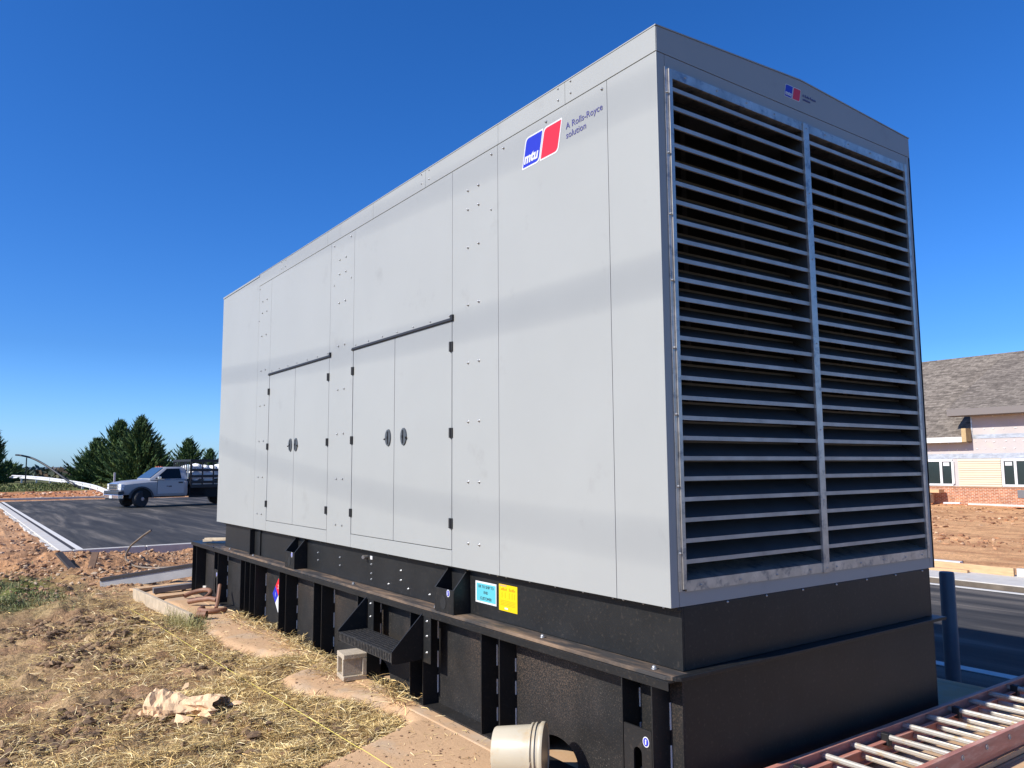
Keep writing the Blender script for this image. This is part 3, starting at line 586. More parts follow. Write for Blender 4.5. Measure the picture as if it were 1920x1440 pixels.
# logos
def logo(o, r, s, parent):
    o = Vector(o); r = Vector(r); u = Vector((0, 0, 1)); n = r.cross(u)
    LG = MB()
    def shape(x, w_, h_, sh_, g, z0_):
        pts = []; cr_ = .028+g*.6
        raw = [((x-g, -g), 0), ((x+w_+g-.0, -g), 1), ((x+w_+sh_+g, h_+g), 0), ((x+sh_-g, h_+g), 1)]
        P = [Vector(q) for q, _ in raw]
        for k, (q, rd) in enumerate(raw):
            q = Vector(q); a = (P[k-1]-q).normalized(); b = (P[(k+1) % 4]-q).normalized(); rr = cr_ if rd else .004+g*.5
            for t_ in np.linspace(0, 1, 6): pts.append(tuple((q+a*rr)*(1-t_)**2+q*2*t_*(1-t_)+(q+b*rr)*t_**2))
        return pts
    def mk(pts, name, m, par, lift):
        b = MB(); b.prism(pts, lambda a_, c_: o+r*(a_*s)+u*(c_*s)+n*.0002, lambda a_, c_: o+r*(a_*s)+u*(c_*s)+n*lift); return b.build(name, m, par)
    wb = MB()
    for x in (0., .182): 
        p_ = shape(x, .160, .176, .042, .010, 0); wb.prism(p_, lambda a_, c_: o+r*(a_*s)+u*(c_*s)+n*.0002, lambda a_, c_: o+r*(a_*s)+u*(c_*s)+n*.0008)
    base = wb.build('logo', M['white'], parent)
    mk(shape(0., .160, .176, .042, 0, 0), 'logo_square', M['logoblue'], base, .0014); mk(shape(.182, .160, .176, .042, 0, 0), 'logo_square', M['logored'], base, .0014)
    text('lettering', 'mtu', .088*s, M['white'], base, o+r*(.012*s)+u*(.022*s)+n*.0022, r, u, bold=.0035*s, shear=.25)
    text('lettering', 'A Rolls-Royce', .0555*s, M['ink'], base, o+r*(.425*s)+u*(.098*s)+n*.0012, r, u)
    text('lettering', 'solution', .0555*s, M['ink'], base, o+r*(.425*s)+u*(.042*s)+n*.0012, r, u)
logo((-1.150, -.0005, 3.553), (1, 0, 0), 1.0, G)
logo((.0015, 1.068, 3.866), (0, 1, 0), .42, G)

# skid (black beam frame under the enclosure)
SK = MB(); SK.box(-7.66, .0, .07, .085, .728, Z0); SK.box(-7.66, .0, 2.385, 2.40, .728, Z0); SK.box(-.012, .0, .085, 2.385, .728, Z0); SK.box(-7.66, -7.645, .085, 2.385, .728, Z0)
SK.box(-7.66, .0, .045, .0699, 1.008, Z0-.001)
SK.box(-6.46, -6.44, .0, .07, .728, 1.01); SK.box(-6.44, -6.25, .055, .07, .728, 1.01)
skid = SK.build('skid', M['black'], G, bevel=.002)
fl = MB(); ch = [(-7.70, -.055), (.055, -.055), (.085, -.03), (.105, -.03), (.105, 2.5), (-7.70, 2.5)]
fl.prism([(-7.70, -.055), (.0, -.055), (.030, -.035), (.030, .0695), (-7.70, .0695)], lambda x, y: (x, y, .708), lambda x, y: (x, y, .727))
flange = fl.build('ledge', M['ledge'], skid, bevel=.002)
MB().prism([(.0305, -.035), (.050, -.035), (.068, -.015), (.068, 2.445), (-7.70, 2.445), (-7.70, .0705), (.0305, .0705)], lambda x, y: (x, y, .7085), lambda x, y: (x, y, .7265)).build('end_flange', M['black'], skid, bevel=.002)
def lug(x0, x1, y=-.06):
    b = MB()
    b.box(x0+.012, x1-.012, y, y+.012, .728, .885)
    for x in (x0, x1-.012): b.prism([(y, .728), (y, .885), (.045, 1.007), (.0695, 1.007), (.0695, .728)], lambda a_, c_: (x, a_, c_), lambda a_, c_: (x+.012, a_, c_))
    lg = b.build('lifting_lug', M['black'], skid, bevel=.002)
    c = ((x0+x1)/2-.005); n = 20
    hb = MB(); hb.prism([(c+.036*math.cos(2*math.pi*k/n), .795+.046*math.sin(2*math.pi*k/n)) for k in range(n)], lambda a_, c_: (a_, y-.0022, c_), lambda a_, c_: (a_, y-.0002, c_)); hb.build('lifting_hole', M['dark'], skid)
    sticker((x1-.065, y-.001, .862), (1, 0, 0), skid, .021)
def sticker(c, r, parent, rad, oval=1.0):
    c = Vector(c); r = Vector(r); u = Vector((0, 0, 1)); n_ = r.cross(u); 
    def disc(q, l0, l1): 
        b = MB(); b.prism([(q*math.cos(2*math.pi*k/24), q*1.15*math.sin(2*math.pi*k/24)) for k in range(24)], lambda a_, c_: c+r*a_+u*c_+n_*l0, lambda a_, c_: c+r*a_+u*c_+n_*l1); return b
    s = disc(rad, 0, .0010).build('sticker', M['white'], parent)
    disc(rad*.8, .0011, .0016).build('sticker_disc', M['logoblue'], s)
    b = MB(); b.box(-.004, .004, -.001, .0, -.011, .003, Matrix.Translation(c+n_*.0022)@Matrix(((r.x, 0, 0, 0), (r.y, 1, 0, 0), (0, 0, 1, 0), (0, 0, 0, 1)))@Matrix.Scale(rad/.021, 4))
    b.cyl(c+n_*.0017+u*(.008*rad/.021), c+n_*.0026+u*(.008*rad/.021), .005*rad/.021, n=10); b.build('sticker_mark', M['white'], s)
lug(-5.11, -4.85); lug(-2.135, -1.885)
# notices
def sheet(x0, x1, z0, z1, m, name, edge=None):
    s = MB().box(x0, x1, .0680, .0698, z0, z1).build(name, edge or m, skid)
    if edge: MB().box(x0+.014, x1-.008, .0672, .0679, z0+.012, z1-.012).build('paper', m, s)
    return s
s1 = sheet(-1.813, -1.568, .815, .952, M['cyan'], 'notice', M['white'])
for k, (t_, z) in enumerate((('OK TO SHIP TO', .912), ('END', .876), ('CUSTOMER', .838))): text('lettering', t_, .026, M['inkblack'], s1, (-1.688, .0665, z), (1, 0, 0), (0, 0, 1), align='CENTER')
s2 = sheet(-1.539, -1.340, .800, .962, M['yellow'], 'notice')
MB().box(-1.53, -1.455, .0674, .0679, .950, .959).build('notice_band', M['pink'], s2)
q0 = MB()
for k, x in enumerate((-1.515, -1.502, -1.490, -1.476, -1.462, -1.425, -1.412, -1.398, -1.386, -1.372)): q0.box(x, x+.008, .0672, .0679, .926, .936+.004*(k % 3))
q0.build('faded_heading', M['amber'], s2)
q = MB()
for x in (-1.505, -1.47, -1.425, -1.395, -1.37): q.box(x, x+.002, .0672, .0679, .880, .915)
for z in (.862, .853, .844, .835): q.box(-1.52, -1.36, .0674, .0679, z, z+.002)
q.build('diagram', M['amber'], s2); MB().box(-1.475, -1.440, .0672, .0679, .812, .822).build('notice_band', M['white'], s2)
MB().box(-3.425, -3.385, .0655, .0698, .944, .972).build('tag', M['white'], skid)
v_ = MB(); v_.cyl((-3.49, .0698, .957), (-3.49, .03, .957), .016, n=10).cyl((-3.49, .03, .957), (-3.465, .02, .957), .012, n=8); v_.build('drain_fitting', M['galv'], skid, smooth=True)

# fuel tank
TB, TT = .055, .705
TK = MB()
def arch(x0, x1, ac, ar):
    """panel between x0,x1 with an arch opening at the foot"""
    n = 16; pts = [(x0, TB), (ac-ar, TB)]+[(ac-ar*math.cos(math.pi*k/n), TB+(.13)*math.sin(math.pi*k/n)**.9) for k in range(1, n)]+[(ac+ar, TB), (x1, TB), (x1, TT), (x0, TT)]
    b = MB(); m_ = len(pts); b.prism(pts, lambda x, z: (x, .075, z), lambda x, z: (x, .060, z)); return b
def sidep(b): return b.build('tank_wall', M['blackdust'], G)
sidep(MB().box(-8.73, -3.36, .06, .075, TB, TT)); sidep(arch(-3.36, -2.48, -3.20, .17)); sidep(MB().box(-2.48, -1.36, .06, .075, TB, TT)); sidep(arch(-1.36, .0, -.955, .185))
tk = MB(); tk.box(-.012, .0, .0752, 2.40, TB, TT); tk.box(-8.73, -8.718, .0752, 2.40, TB, TT); tk.box(-8.73, 0, 2.401, 2.412, TB, TT)
tk.box(-8.76, .02, -.045, 2.43, TT-.003, TT+.0025)
tank = tk.build('tank_end', M['black'], G)
MB().box(-8.7, -.02, .30, 2.38, TB+.001, .66).build('tank_core', M['dark'], tank)
lp = MB(); lp.prism([(-8.80, -.070), (.035, -.070), (.035, -.066), (-8.80, -.066)], lambda x, y: (x, y, .668), lambda x, y: (x, y, .708))
lp.box(-8.80, .035, -.0695, .06, .7005, .7075); lp.box(-8.80, -7.705, -.0695, 2.45, .7076, .716)
lip = lp.build('tank_top_lip', M['black'], G, bevel=.001)
bf = MB(); bf.box(-8.73, .0, -.048, .0595, .0505, .062); bf.build('tank_foot', M['blackdust'], G)
RX = [-8.73, -8.52, -7.65, -7.48, -6.55, -6.38, -6.20, -6.02, -5.26, -5.06, -4.33, -4.14, -3.38, -3.20, -2.48, -2.29, -1.55, -1.35, -.285, -.082]
r0 = None
for x in RX:
    if r0 is None:
        r0 = MB().box(-.004, .004, -.062, .0598, .0625, .6995).build('rib', M['black'], G, bevel=.001); r0.location = Vector((x, 0, 0))-OFF[G.name]
    else:
        r_ = r0.copy(); col.objects.link(r_); r_.location = Vector((x, 0, 0))-OFF[G.name]
join = MB()
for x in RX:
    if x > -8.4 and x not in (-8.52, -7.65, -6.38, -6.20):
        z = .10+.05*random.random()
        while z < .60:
            l = random.uniform(.07, .13); join.box(x+.0045, x+.0085, .052, .0595, z, z+l); z += l+random.uniform(.05, .09)
join.build('sunlit_sliver', mat('sunlit_sliver_pale', (.75, .72, .68), .6), G)  # pale strips stand for sunlit slivers along the rib roots, light in the colour
# lower lifting plates with a slot
def slotplate(x0, x1):
    c = (x0+x1)/2; b = MB(); w2 = .028; zc, hh = .26, .075; n = 10
    slot = [(c+w2*math.cos(math.pi*k/n), zc+hh+w2*math.sin(math.pi*k/n)) for k in range(n+1)]+[(c-w2*math.cos(math.pi*k/n), zc-hh-w2*math.sin(math.pi*k/n)) for k in range(n+1)]
    z0_, z1_ = .10, .455; right = [(x1, zc+hh), (x1, zc-hh)]
    # four pieces round the slot
    def pr(p): b.prism(p, lambda x, z: (x, -.050, z), lambda x, z: (x, -.060, z))
    top = [(x1, zc+hh), (x1, z1_), (x0, z1_), (x0, zc+hh)]+slot[:n+1][::-1]
    bot = [(x0, zc-hh), (x0, z0_), (x1, z0_), (x1, zc-hh)]+slot[n+1:][::-1]
    pr(top); pr(bot); pr([(x0, zc-hh), (c-w2, zc-hh), (c-w2, zc+hh), (x0, zc+hh)]); pr([(c+w2, zc-hh), (x1, zc-hh), (x1, zc+hh), (c+w2, zc+hh)])
    p_ = b.build('lifting_plate', M['black'], G); sticker((x1-.036, -.0605, .40), (1, 0, 0), p_, .021)
slotplate(-.277, -.090); slotplate(-7.642, -7.488)
# step
stp = MB(); X0, X1 = -3.20, -2.29
tr = MB().box(X0+.006, X1-.006, -.30, -.064, .412, .440).box(X0+.006, X1-.006, -.30, -.292, .378, .4119)
nb = 34
for k in range(nb):
    x = X0+.02+k*(X1-X0-.04)/nb; tr.box(x, x+.012, -.3045, -.3005, .385, .436)
    for j in range(7): tr.box(x+.004*(j % 2), x+.012+.004*(j % 2), -.288+j*.032, -.272+j*.032, .4401, .4435)
stepo = tr.build('step', mat('tread_steel', (.035, .035, .036), .45, .2, var=.4, vs=30, c2=(.10, .09, .08), c2s=50, c2t=(.5, .65)), G)
for x in (X0-.003, X1-.006):
    b = MB(); b.prism([(-.064, .69), (-.304, .452), (-.304, .372), (-.27, .365), (-.064, .372)], lambda y, z: (x, y, z), lambda y, z: (x+.009, y, z)); b.build('step_bracket', M['black'], stepo, bevel=.001)
for x in (X0+.03, X1+.02):
    MB().box(x, x+.10, -.068, -.0625, .36, .69).build('step_flange', M['black'], stepo)
# diamond placard
dm = MB(); cx_, cz_, hh = -5.615, .375, .175
dq = lambda a, b: [(cx_+a, cz_+b+hh/2), (cx_+a+hh/2, cz_+b), (cx_+a, cz_+b-hh/2), (cx_+a-hh/2, cz_+b)]
pl_ = MB().prism([(cx_, cz_+hh), (cx_+hh, cz_), (cx_, cz_-hh), (cx_-hh, cz_)], lambda x, z: (x, .0595, z), lambda x, z: (x, .057, z)).build('hazard_placard', M['white'], G)
for (a, b), m_ in zip(((0, hh/2), (-hh/2, 0), (hh/2, 0)), (M['logored'], M['logoblue'], M['yellow'])):
    MB().prism(dq(a*.99, b*.99), lambda x, z: (x, .0568, z), lambda x, z: (x, .0560, z)).build('placard_field', m_, pl_)
text('lettering', '2', .06, M['white'], pl_, (cx_-.018, .0555, cz_+hh/2-.02), (1, 0, 0), (0, 0, 1)); text('lettering', '1', .06, M['white'], pl_, (cx_-hh/2-.012, .0555, cz_-.02), (1, 0, 0), (0, 0, 1))

# bolts
def bolt_mesh():
    b = MB(); b.lathe((0, 0, 0), (0, -1, 0), [(0, .0105), (.0022, .0105), (.0023, .0075), (.009, .0072), (.012, .003)], 10); b.f = b.f
    me = D.meshes.new('bolt'); me.from_pydata(b.v, [], b.f); me.update(); me.materials.append(M['bolt']); me.polygons.foreach_set('use_smooth', [True]*len(me.polygons)); return me
BM_ = bolt_mesh(); B = []   # (pos, dir 'y' or 'x' or 'z', parent, scale)
for z in (3.603, 3.468, 3.2, 2.8, 2.402, 2.003, 1.603, 1.2):
    B += [((-1.793, 0, z), 'y', Pn['c'], 1), ((-1.659, 0, z), 'y', Pn['c'], 1), ((-4.0, 0, z), 'y', Pn['f'], 1), ((-3.862, 0, z), 'y', Pn['f'], 1), ((-6.20, 0, z), 'y', Pn['i'], 1), ((-6.05, 0, z), 'y', Pn['i'], 1)]
B += [((-1.508, 0, 3.39), 'y', Pn['c'], .8), ((-3.74, 0, 3.385), 'y', Pn['f'], .8), ((-4.12, 0, 3.385), 'y', Pn['f'], .8), ((-6.315, 0, 3.39), 'y', Pn['i'], .8),
      ((-.911, 0, 3.77), 'y', Pn['b'], .9), ((-.41, 0, 3.77), 'y', Pn['b'], .9), ((-4.13, 0, 3.76), 'y', Pn['f'], .9), ((-3.755, 0, 3.765), 'y', Pn['f'], .9), ((-6.31, 0, 3.765), 'y', Pn['i'], .8), ((-1.36, 0, 3.76), 'y', Pn['b'], .9), ((-1.50, 0, 3.765), 'y', Pn['c'], .9)]
for j, (xa, pa, pb) in enumerate(((-.733, 1, 0), (-2.397, 3, 2), (-5.52, 6, 5))):
    for z in (3.86, 3.932): B += [((xa-.058, 0, z-.004), 'y', fas[pa], .85), ((xa+.058, 0, z-.004), 'y', fas[pb], .85)]
B += [((x, 0, 2.764), 'y', Pn['g'], .75) for x in (-5.825, -5.583, -5.32, -5.055, -4.77, -4.51, -4.26)]+[((x, 0, 2.764), 'y', Pn['d'], .75) for x in (-3.626, -3.368, -3.105, -2.841, -2.576, -2.313, -2.039)]
B += [((x, .0698, z), 'y', skid, .95) for x, z in ((-4.563, .903), (-4.561, .834), (-4.049, .904), (-4.046, .834), (-3.401, .905), (-3.399, .831), (-3.398, .784), (-2.879, .906), (-2.878, .833), (-3.086, .781), (-2.755, .783), (-2.427, .781), (-6.35, .80), (-6.35, .88), (-6.35, .96))]
B += [((x, .045, 1.016), 'y', skid, .6) for x in (-.091, -.229, -.371, -.451, -.69, -.933, -1.178, -1.423, -1.517, -1.608, -1.871, -2.3, -2.7, -3.05, -3.55, -3.72, -4.1, -4.45, -5.3, -5.7, -6.2, -6.6, -7.0, -7.3)]
B += [((0.0, y, 1.018), 'x', skid, .6) for y in (.406, .718, 1.035, 1.354, 1.667, 1.988, 2.309)]
B += [((.006, .0645, z), 'x', louv, .7) for z in (3.60, 3.28, 2.96, 2.62, 2.28, 1.95, 1.6, 1.28)]+[((.006, 2.4055, z), 'x', louv, .7) for z in (3.6, 3.1, 2.6, 2.1, 1.6, 1.25)]
B += [((.018, 1.245, z), 'x', louv, .45) for z in (3.70, 3.3, 2.9, 2.4, 1.9, 1.5, 1.12)]+[((.010, y, 3.715), 'x', louv, .55) for y in (.2, .45, .7, .95, 1.45, 1.7, 1.95, 2.2)]+[((.010, y, 1.12), 'x', louv, .55) for y in (.2, .5, .8, 1.1, 1.35, 1.6, 1.85, 2.1, 2.3)]
B += [((x, -.068, z), 'y', stepo, .9) for x in (X0+.08, X1+.07) for z in (.43, .54, .64)]
B += [((x, .0, .7275), 'z', flange, 1.5) for x in (-.12, -1.0, -2.22, -3.6, -5.2, -6.3, -7.2)]
B.sort(key=lambda q: (Vector(q[0])-CAMP).length-(.6 if q[3] >= .8 else 0))
rest = MB(); rv = np.array([v.co[:] for v in BM_.vertices]); rfc = [tuple(p.vertices) for p in BM_.polygons]
for k, (pos, ax, par, s) in enumerate(B):
    rot = {'y': Matrix.Identity(3), 'x': Matrix.Rotation(R(90), 3, 'Z'), 'z': Matrix.Rotation(R(-90), 3, 'X')}[ax]
    if k < 100:
        o = D.objects.new('bolt', BM_); col.objects.link(o); o.parent = par; o.location = pos; o.rotation_euler = rot.to_euler(); o.scale = (s, s, s)
    else:
        rest.add([Vector(pos)+rot@(Vector(v)*s) for v in rv], rfc)
tag(rest.build('bolt', M['bolt'], G, smooth=True), kind='stuff')

# ================================================================== NEAR THINGS
# extension ladder lying along the end of the tank
LX0, LX1, LZ = .10, .56, .225
LD = thing('extension_ladder', 'pink fibreglass extension ladder with aluminium rungs lying beside the black tank end', 'ladder', (.33, 2.2, .05), world=True)
def rail(x, zt, w_, h_, s, y0, y1):
    b = MB(); t_ = .006
    pf = [(0, 0), (w_, 0), (w_, -t_), (t_, -t_), (t_, -h_+t_), (w_, -h_+t_), (w_, -h_), (0, -h_)]
    b.prism(pf, lambda a, c: (x+s*a, y0, zt+c), lambda a, c: (x+s*a, y1, zt+c)); return b.build('rail', M['rail'], LD, bevel=.001)
rail(LX0, LZ, .030, .085, 1, -.75, 5.3); rail(LX1, LZ, .030, .085, -1, -.75, 5.3)
rail(LX0+.035, LZ-.055, .028, .080, 1, -.35, 5.6); rail(LX1-.035, LZ-.055, .028, .080, -1, -.35, 5.6)
k = 0; y = -.62
while y < 5.2:
    for dx, dz, dy in ((0, -.035, 0), (.037, -.095, .045)):
        b = MB(); a = Vector((LX0+dx+.006, y+dy, LZ+dz)); c_ = Vector((LX1-dx-.006, y+dy, LZ+dz))
        d_ = (c_-a); n = 20; b.lathe(a, d_, [(0, .0155), (d_.length, .0155)], n)
        for j in range(0, n): # fluted surface
            ang = 2*math.pi*j/n
            for e_ in (j, n+j):
                v = Vector(b.v[e_]); ctr = a if e_ < n else c_; b.v[e_] = tuple(ctr+(v-ctr)*(1.0 if j % 2 else .90))
        b.build('rung', M['rung'], LD, smooth=False)
    for x in (LX1+.001, LX0-.002):
        e = MB().lathe((x, y, LZ-.035), (1, 0, 0), [(-.001, .014), (.003, .014), (.0032, .009), (.001, .008)], 14); e.build('rung_end', M['rim'], LD)
    if k % 3 == 2: MB().box(LX0+.03, LX0+.075, y-.02, y+.02, LZ-.08, LZ-.015).build('rung_lock', M['gasket'], LD, bevel=.004)
    y += .268; k += 1
for i, (x0, x1, y0, y1, z0, z1, lab) in enumerate(((.40, .54, -.9, 2.5, .056, .085, 'pine board lying lengthwise under the near ladder rail'), (-.0, .9, 2.75, 2.87, .051, .088, 'short pine batten crossing under the middle of the ladder'), (.62, .80, -.2, 2.2, .03, .07, 'pine board on the ground just outside the ladder'))):
    if i == 1: x0 = .02
    tag(MB().box(x0, x1, y0, y1, z0, z1).build('pine_board', M['plank'], bevel=.002), lab, 'board', 'boards around the ladder')

# bollard
bo = MB().lathe((-1.05, 4.76, -.60), (0, 0, 1), [(0, .065), (1.29, .064), (1.305, .058), (1.31, .0)], 28, cap1=False)
tag(bo.build('bollard', M['bollard'], smooth=True), 'blue grey steel bollard standing behind the generator in its shade', 'bollard')

# bucket
BK = thing('bucket', 'cream plastic bucket with a ribbed lid lying on its side against the tank', 'bucket', (-.87, -.28, .05), world=True)
ax = Vector((.72, .69, .015)).normalized(); c0 = Vector((-.850, -.262, .05+.150))-ax*.150
MB().lathe(c0, ax, [(0, .090), (.004, .112), (.012, .117), (.205, .134), (.2055, .143), (.214, .144), (.2145, .136), (.226, .136), (.2265, .145), (.236, .146), (.2365, .138), (.255, .139)], 48, cap1=False).build('pail', M['bucket'], BK, smooth=True)
MB().lathe(c0+ax*.2545, ax, [(0, .147), (.004, .150), (.016, .151), (.023, .149), (.024, .141), (.018, .138), (.017, .0)], 48, cap0=False, cap1=False).build('lid', M['bucket'], BK, smooth=True)
hb = []; sd_ = ax.cross(Vector((0, 0, 1))).normalized(); u_ = sd_.cross(ax)
for k in range(15):
    t_ = math.pi*k/14; hb.append(c0+ax*(.220-.03*math.sin(t_))+(-sd_*math.cos(t_)*1.0-u_*math.sin(t_))*.147)
MB().tube(hb, .0025, 6).build('handle', M['galv'], BK, smooth=True)

# concrete block
bk = MB(); bx, by, bz = -3.42, -.215, .05
T = Matrix.Translation((bx, by, bz))@Matrix.Rotation(R(-8), 4, 'Z')
bk.box(0, .20, 0, .19, 0, .036, T); bk.box(0, .20, 0, .19, .164, .20, T); bk.box(0, .20, .152, .19, .0362, .1638, T); bk.box(.145, .176, .0, .1518, .0362, .1638, T)
bk.box(0, .03, 0, .030, .0362, .1638, T); bk.box(.03, .145, .05, .075, .0362, .1638, T)
tag(bk.build('concrete_block', M['block'], bevel=.004), 'rough tan concrete block standing on the pad below the black step', 'block')

# crumpled paper bag
nx, ny = 30, 22; pv = []
def rdg(a, b, sd): return 1-abs(float(vnoise(np.array([a]), np.array([b]), sd)[0])-.5)*4
for i in range(nx):
    for j in range(ny):
        u = i/(nx-1); v = j/ny; th = 2*math.pi*v; c_, s_ = math.cos(th), math.sin(th)
        r_ = .098-.012*u+.018*math.sin(u*7+1)+.020*rdg(u*4+3, c_*1.2+s_*.7+3, 5)+.014*rdg(u*9, c_*2.1-s_*1.7+9, 8)+(.018*rdg(u*16, v*11, 9) if u < .3 else .006*rdg(u*16, v*11, 9))
        if u < .06: r_ *= .55+u*7
        px = u*.52+.03*rdg(c_*1.5+5, s_*1.5+5, 12)*(u > .5); py = c_*r_*1.05; pz = max(.0, .052+s_*r_*(.82-.25*u))
        pv.append((px, py, pz+.004*rng.random()))
pf_ = [(i*ny+j, (i+1)*ny+j, (i+1)*ny+(j+1) % ny, i*ny+(j+1) % ny) for i in range(nx-1) for j in range(ny)]
pb = MB(); T = Matrix.Translation((-3.42, -1.60, hz(-3.25, -1.45)+.012))@Matrix.Rotation(math.atan2(.44, .38), 4, 'Z')
pb.add([T@Vector(q) for q in pv], pf_)
for x, y_, dx, dy, h0, h1 in ((.10, -.10, .10, -.08, .03, .006), (.26, -.11, .14, -.10, .035, .004), (.47, -.09, .10, -.12, .05, .09), (.55, .03, .10, .04, .05, .075), (.20, .06, .05, .02, .14, .19), (.02, -.06, -.05, -.06, .04, .01), (.40, -.12, .06, -.11, .03, .10)):
    fl_ = [(x, y_, h0), (x+dx, y_+dy*.25, (h0+h1)/2), (x+dx*.9, y_+dy, h1), (x+dx*.25, y_+dy*.9, h1*.8+.004), (x+dx*.45, y_+dy*.5, (h0+h1)/2+.02)]
    pb.add([T@Vector(q) for q in fl_], [(0, 1, 4), (1, 2, 4), (2, 3, 4), (3, 0, 4)])
tag(pb.build('paper_bag', M['bag']), 'crumpled tan paper bag lying on the straw in the left foreground', 'paper bag')

# twine and stick
pts = []
for k in range(120):
    t_ = k/119; x = -7.7+t_*6.6; y = -.985+t_*.255+.006*math.sin(t_*9); pts.append((x, y, max(.050, hz(x, y)+.008)))
tag(MB().tube(pts, .0019, 5).build('twine', M['rope'], smooth=True), 'thin yellow twine stretched over the straw toward the form board', 'twine')
tag(MB().beam((-7.25, -1.24, hz(-7.2, -1.24)+.02), (-6.15, -.95, hz(-6.15, -.95)+.02), .022, .014).build('wooden_stake', M['greywood'], bevel=.002), 'thin grey wooden stake lying flat in the mulch beside the twine', 'stake')
# boards at the far end of the pad
tag(MB().beam((-8.78, -.76, .075), (-6.42, -.615, .075), .045, .145).build('form_board', M['greywood'], bevel=.003), 'weathered grey form board on edge along the corner of the pad', 'board', 'boards at the far end of the tank')
tag(MB().beam((-8.35, -.60, .062), (-8.7, .95, .062), .14, .035).build('plank', M['plank'], bevel=.003), 'orange pine plank lying flat between the form board and the dark timber', 'board', 'boards at the far end of the tank')
tag(MB().beam((-9.2, -.72, .07), (-9.75, 1.4, .07), .16, .035).build('plank', M['plank'], bevel=.003), 'yellow pine plank lying flat right in front of the long grey beam', 'board', 'boards at the far end of the tank')
tb = thing('timber_beam', 'long grey steel beam with a dark top lying off the far end of the tank', 'beam', (-10.2, 0, 0), world=True)
MB().beam((-10.02, -.97, .055), (-9.02, .62, .33), .11, .135).build('beam_body', mat('beam_grey', (.36, .36, .36), .6, var=.15, vs=5), tb, bevel=.003); MB().beam((-10.02, -.97, .145), (-9.02, .62, .42), .135, .040).build('beam_top', M['timbertop'], tb)
tag(MB().beam((-8.86, -.52, .085), (-8.80, .9, .16), .10, .07).build('dark_timber', M['timber'], bevel=.003), 'dark square timber lying nearest the black tank', 'beam')
tag(MB().box(0, .19, 0, .10, 0, .09, Matrix.Translation((-8.62, .0, .05))@Matrix.Rotation(R(15), 4, 'Z')).build('stone_block', M['conc'], bevel=.006), 'small pale concrete brick beside the far corner of the tank', 'brick')
# rusty pipe offcuts
def arc(c, r, a0, a1, z0, z1, n=14, tilt=0.): return [(c[0]+r*math.cos(a0+(a1-a0)*k/(n-1)), c[1]+r*math.sin(a0+(a1-a0)*k/(n-1)), z0+(z1-z0)*k/(n-1)+tilt*math.sin(math.pi*k/(n-1))) for k in range(n)]
def pipe(pts_, r, lab):
    p_ = MB().tube(pts_, r, 14, caps=False); p_.tube(pts_[::-1], r*.72, 14, caps=False); tag(p_.build('pipe_offcut', M['rusthose'], smooth=True), lab, 'pipe', 'brown pipe offcuts on the pad')
pipe(arc((-7.95, -.22), .20, R(200), R(20), .08, .08, tilt=.07), .028, 'brown pipe elbow arched over the orange plank')
pipe([(-7.60, -.36, .09), (-7.48, -.27, .12), (-7.36, -.18, .14), (-7.28, -.12, .13)], .030, 'short brown pipe offcut propped against the tank rib')
pipe(arc((-6.98, -.22), .16, R(215), R(395), .08, .08), .028, 'curved brown pipe offcut open toward the camera')
pipe([(-6.60, -.50, .09), (-6.57, -.46, .095), (-6.54, -.42, .095)], .045, 'stubby brown pipe offcut nearest the straw')
tag(MB().tube([(-7.30, -.08, .30), (-7.22, -.11, .22), (-7.12, -.15, .12), (-7.0, -.2, .075)], .022, 8).build('pipe_strap', M['rusthose'], smooth=True), 'upright brown pipe strap standing among the pipe offcuts', 'strap')
# hose sticking out of the soil
def smoothp(P, n=8):
    P = [Vector(q) for q in P]; out = []
    for i in range(len(P)-1):
        p0 = P[max(i-1, 0)]; p1 = P[i]; p2 = P[i+1]; p3 = P[min(i+2, len(P)-1)]
        for k in range(n):
            t_ = k/n; out.append(.5*((2*p1)+(p2-p0)*t_+(2*p0-5*p1+4*p2-p3)*t_**2+(3*p1-p0-3*p2+p3)*t_**3))
    return out+[P[-1]]
tag(MB().tube(smoothp([(-11.3, .9, .16), (-11.3, .35, .10), (-11.65, -.02, .07), (-12.0, -.22, .09), (-12.25, -.30, .20), (-12.2, -.25, .38), (-11.95, -.17, .52), (-11.75, -.10, .62), (-11.6, -.04, .69)]), .016, 8).build('hose', M['hose'], smooth=True), 'bent tan hose sticking up out of the soil before the car park', 'hose')
tag(MB().beam((-11.55, -1.10, hz(-11.5, -1.1)-.03), (-12.25, -1.30, hz(-11.5, -1.1)+.24), .11, .035).build('wood_slab', M['timbertop'], bevel=.004), 'dark broken wood slab leaning left out of the torn soil', 'wood scrap', 'broken wood slabs in the torn soil')
tag(MB().beam((-11.3, -.96, hz(-11.3, -.95)-.05), (-11.55, -.86, hz(-11.3, -.95)+.23), .10, .035).build('wood_slab', mat('wet_brown_wood', (.15, .085, .05), .8, var=.3, vs=9), bevel=.004), 'brown broken wood slab leaning right out of the torn soil', 'wood scrap', 'broken wood slabs in the torn soil')
tag(MB().beam((-8.45, .02, .745), (-8.1, .30, .775), .09, .035).beam((-8.3, .0, .775), (-7.85, .16, .80), .06, .03).build('wood_offcut', M['greywood'], bevel=.003), 'weathered wood offcut resting on the far end of the black tank', 'wood scrap')

# ================================================================== CAR PARK: TRUCK
TR = thing('flatbed_truck', 'silver pickup truck with a black stake bed parked on the asphalt', 'truck', (-38.3, 3.45, -.08), R(279-180)+R(180)-R(0))
TR.rotation_euler = (0, 0, R(279))
def tp(b, n, m, par=TR, **k): return b.build(n, m, par, **k)
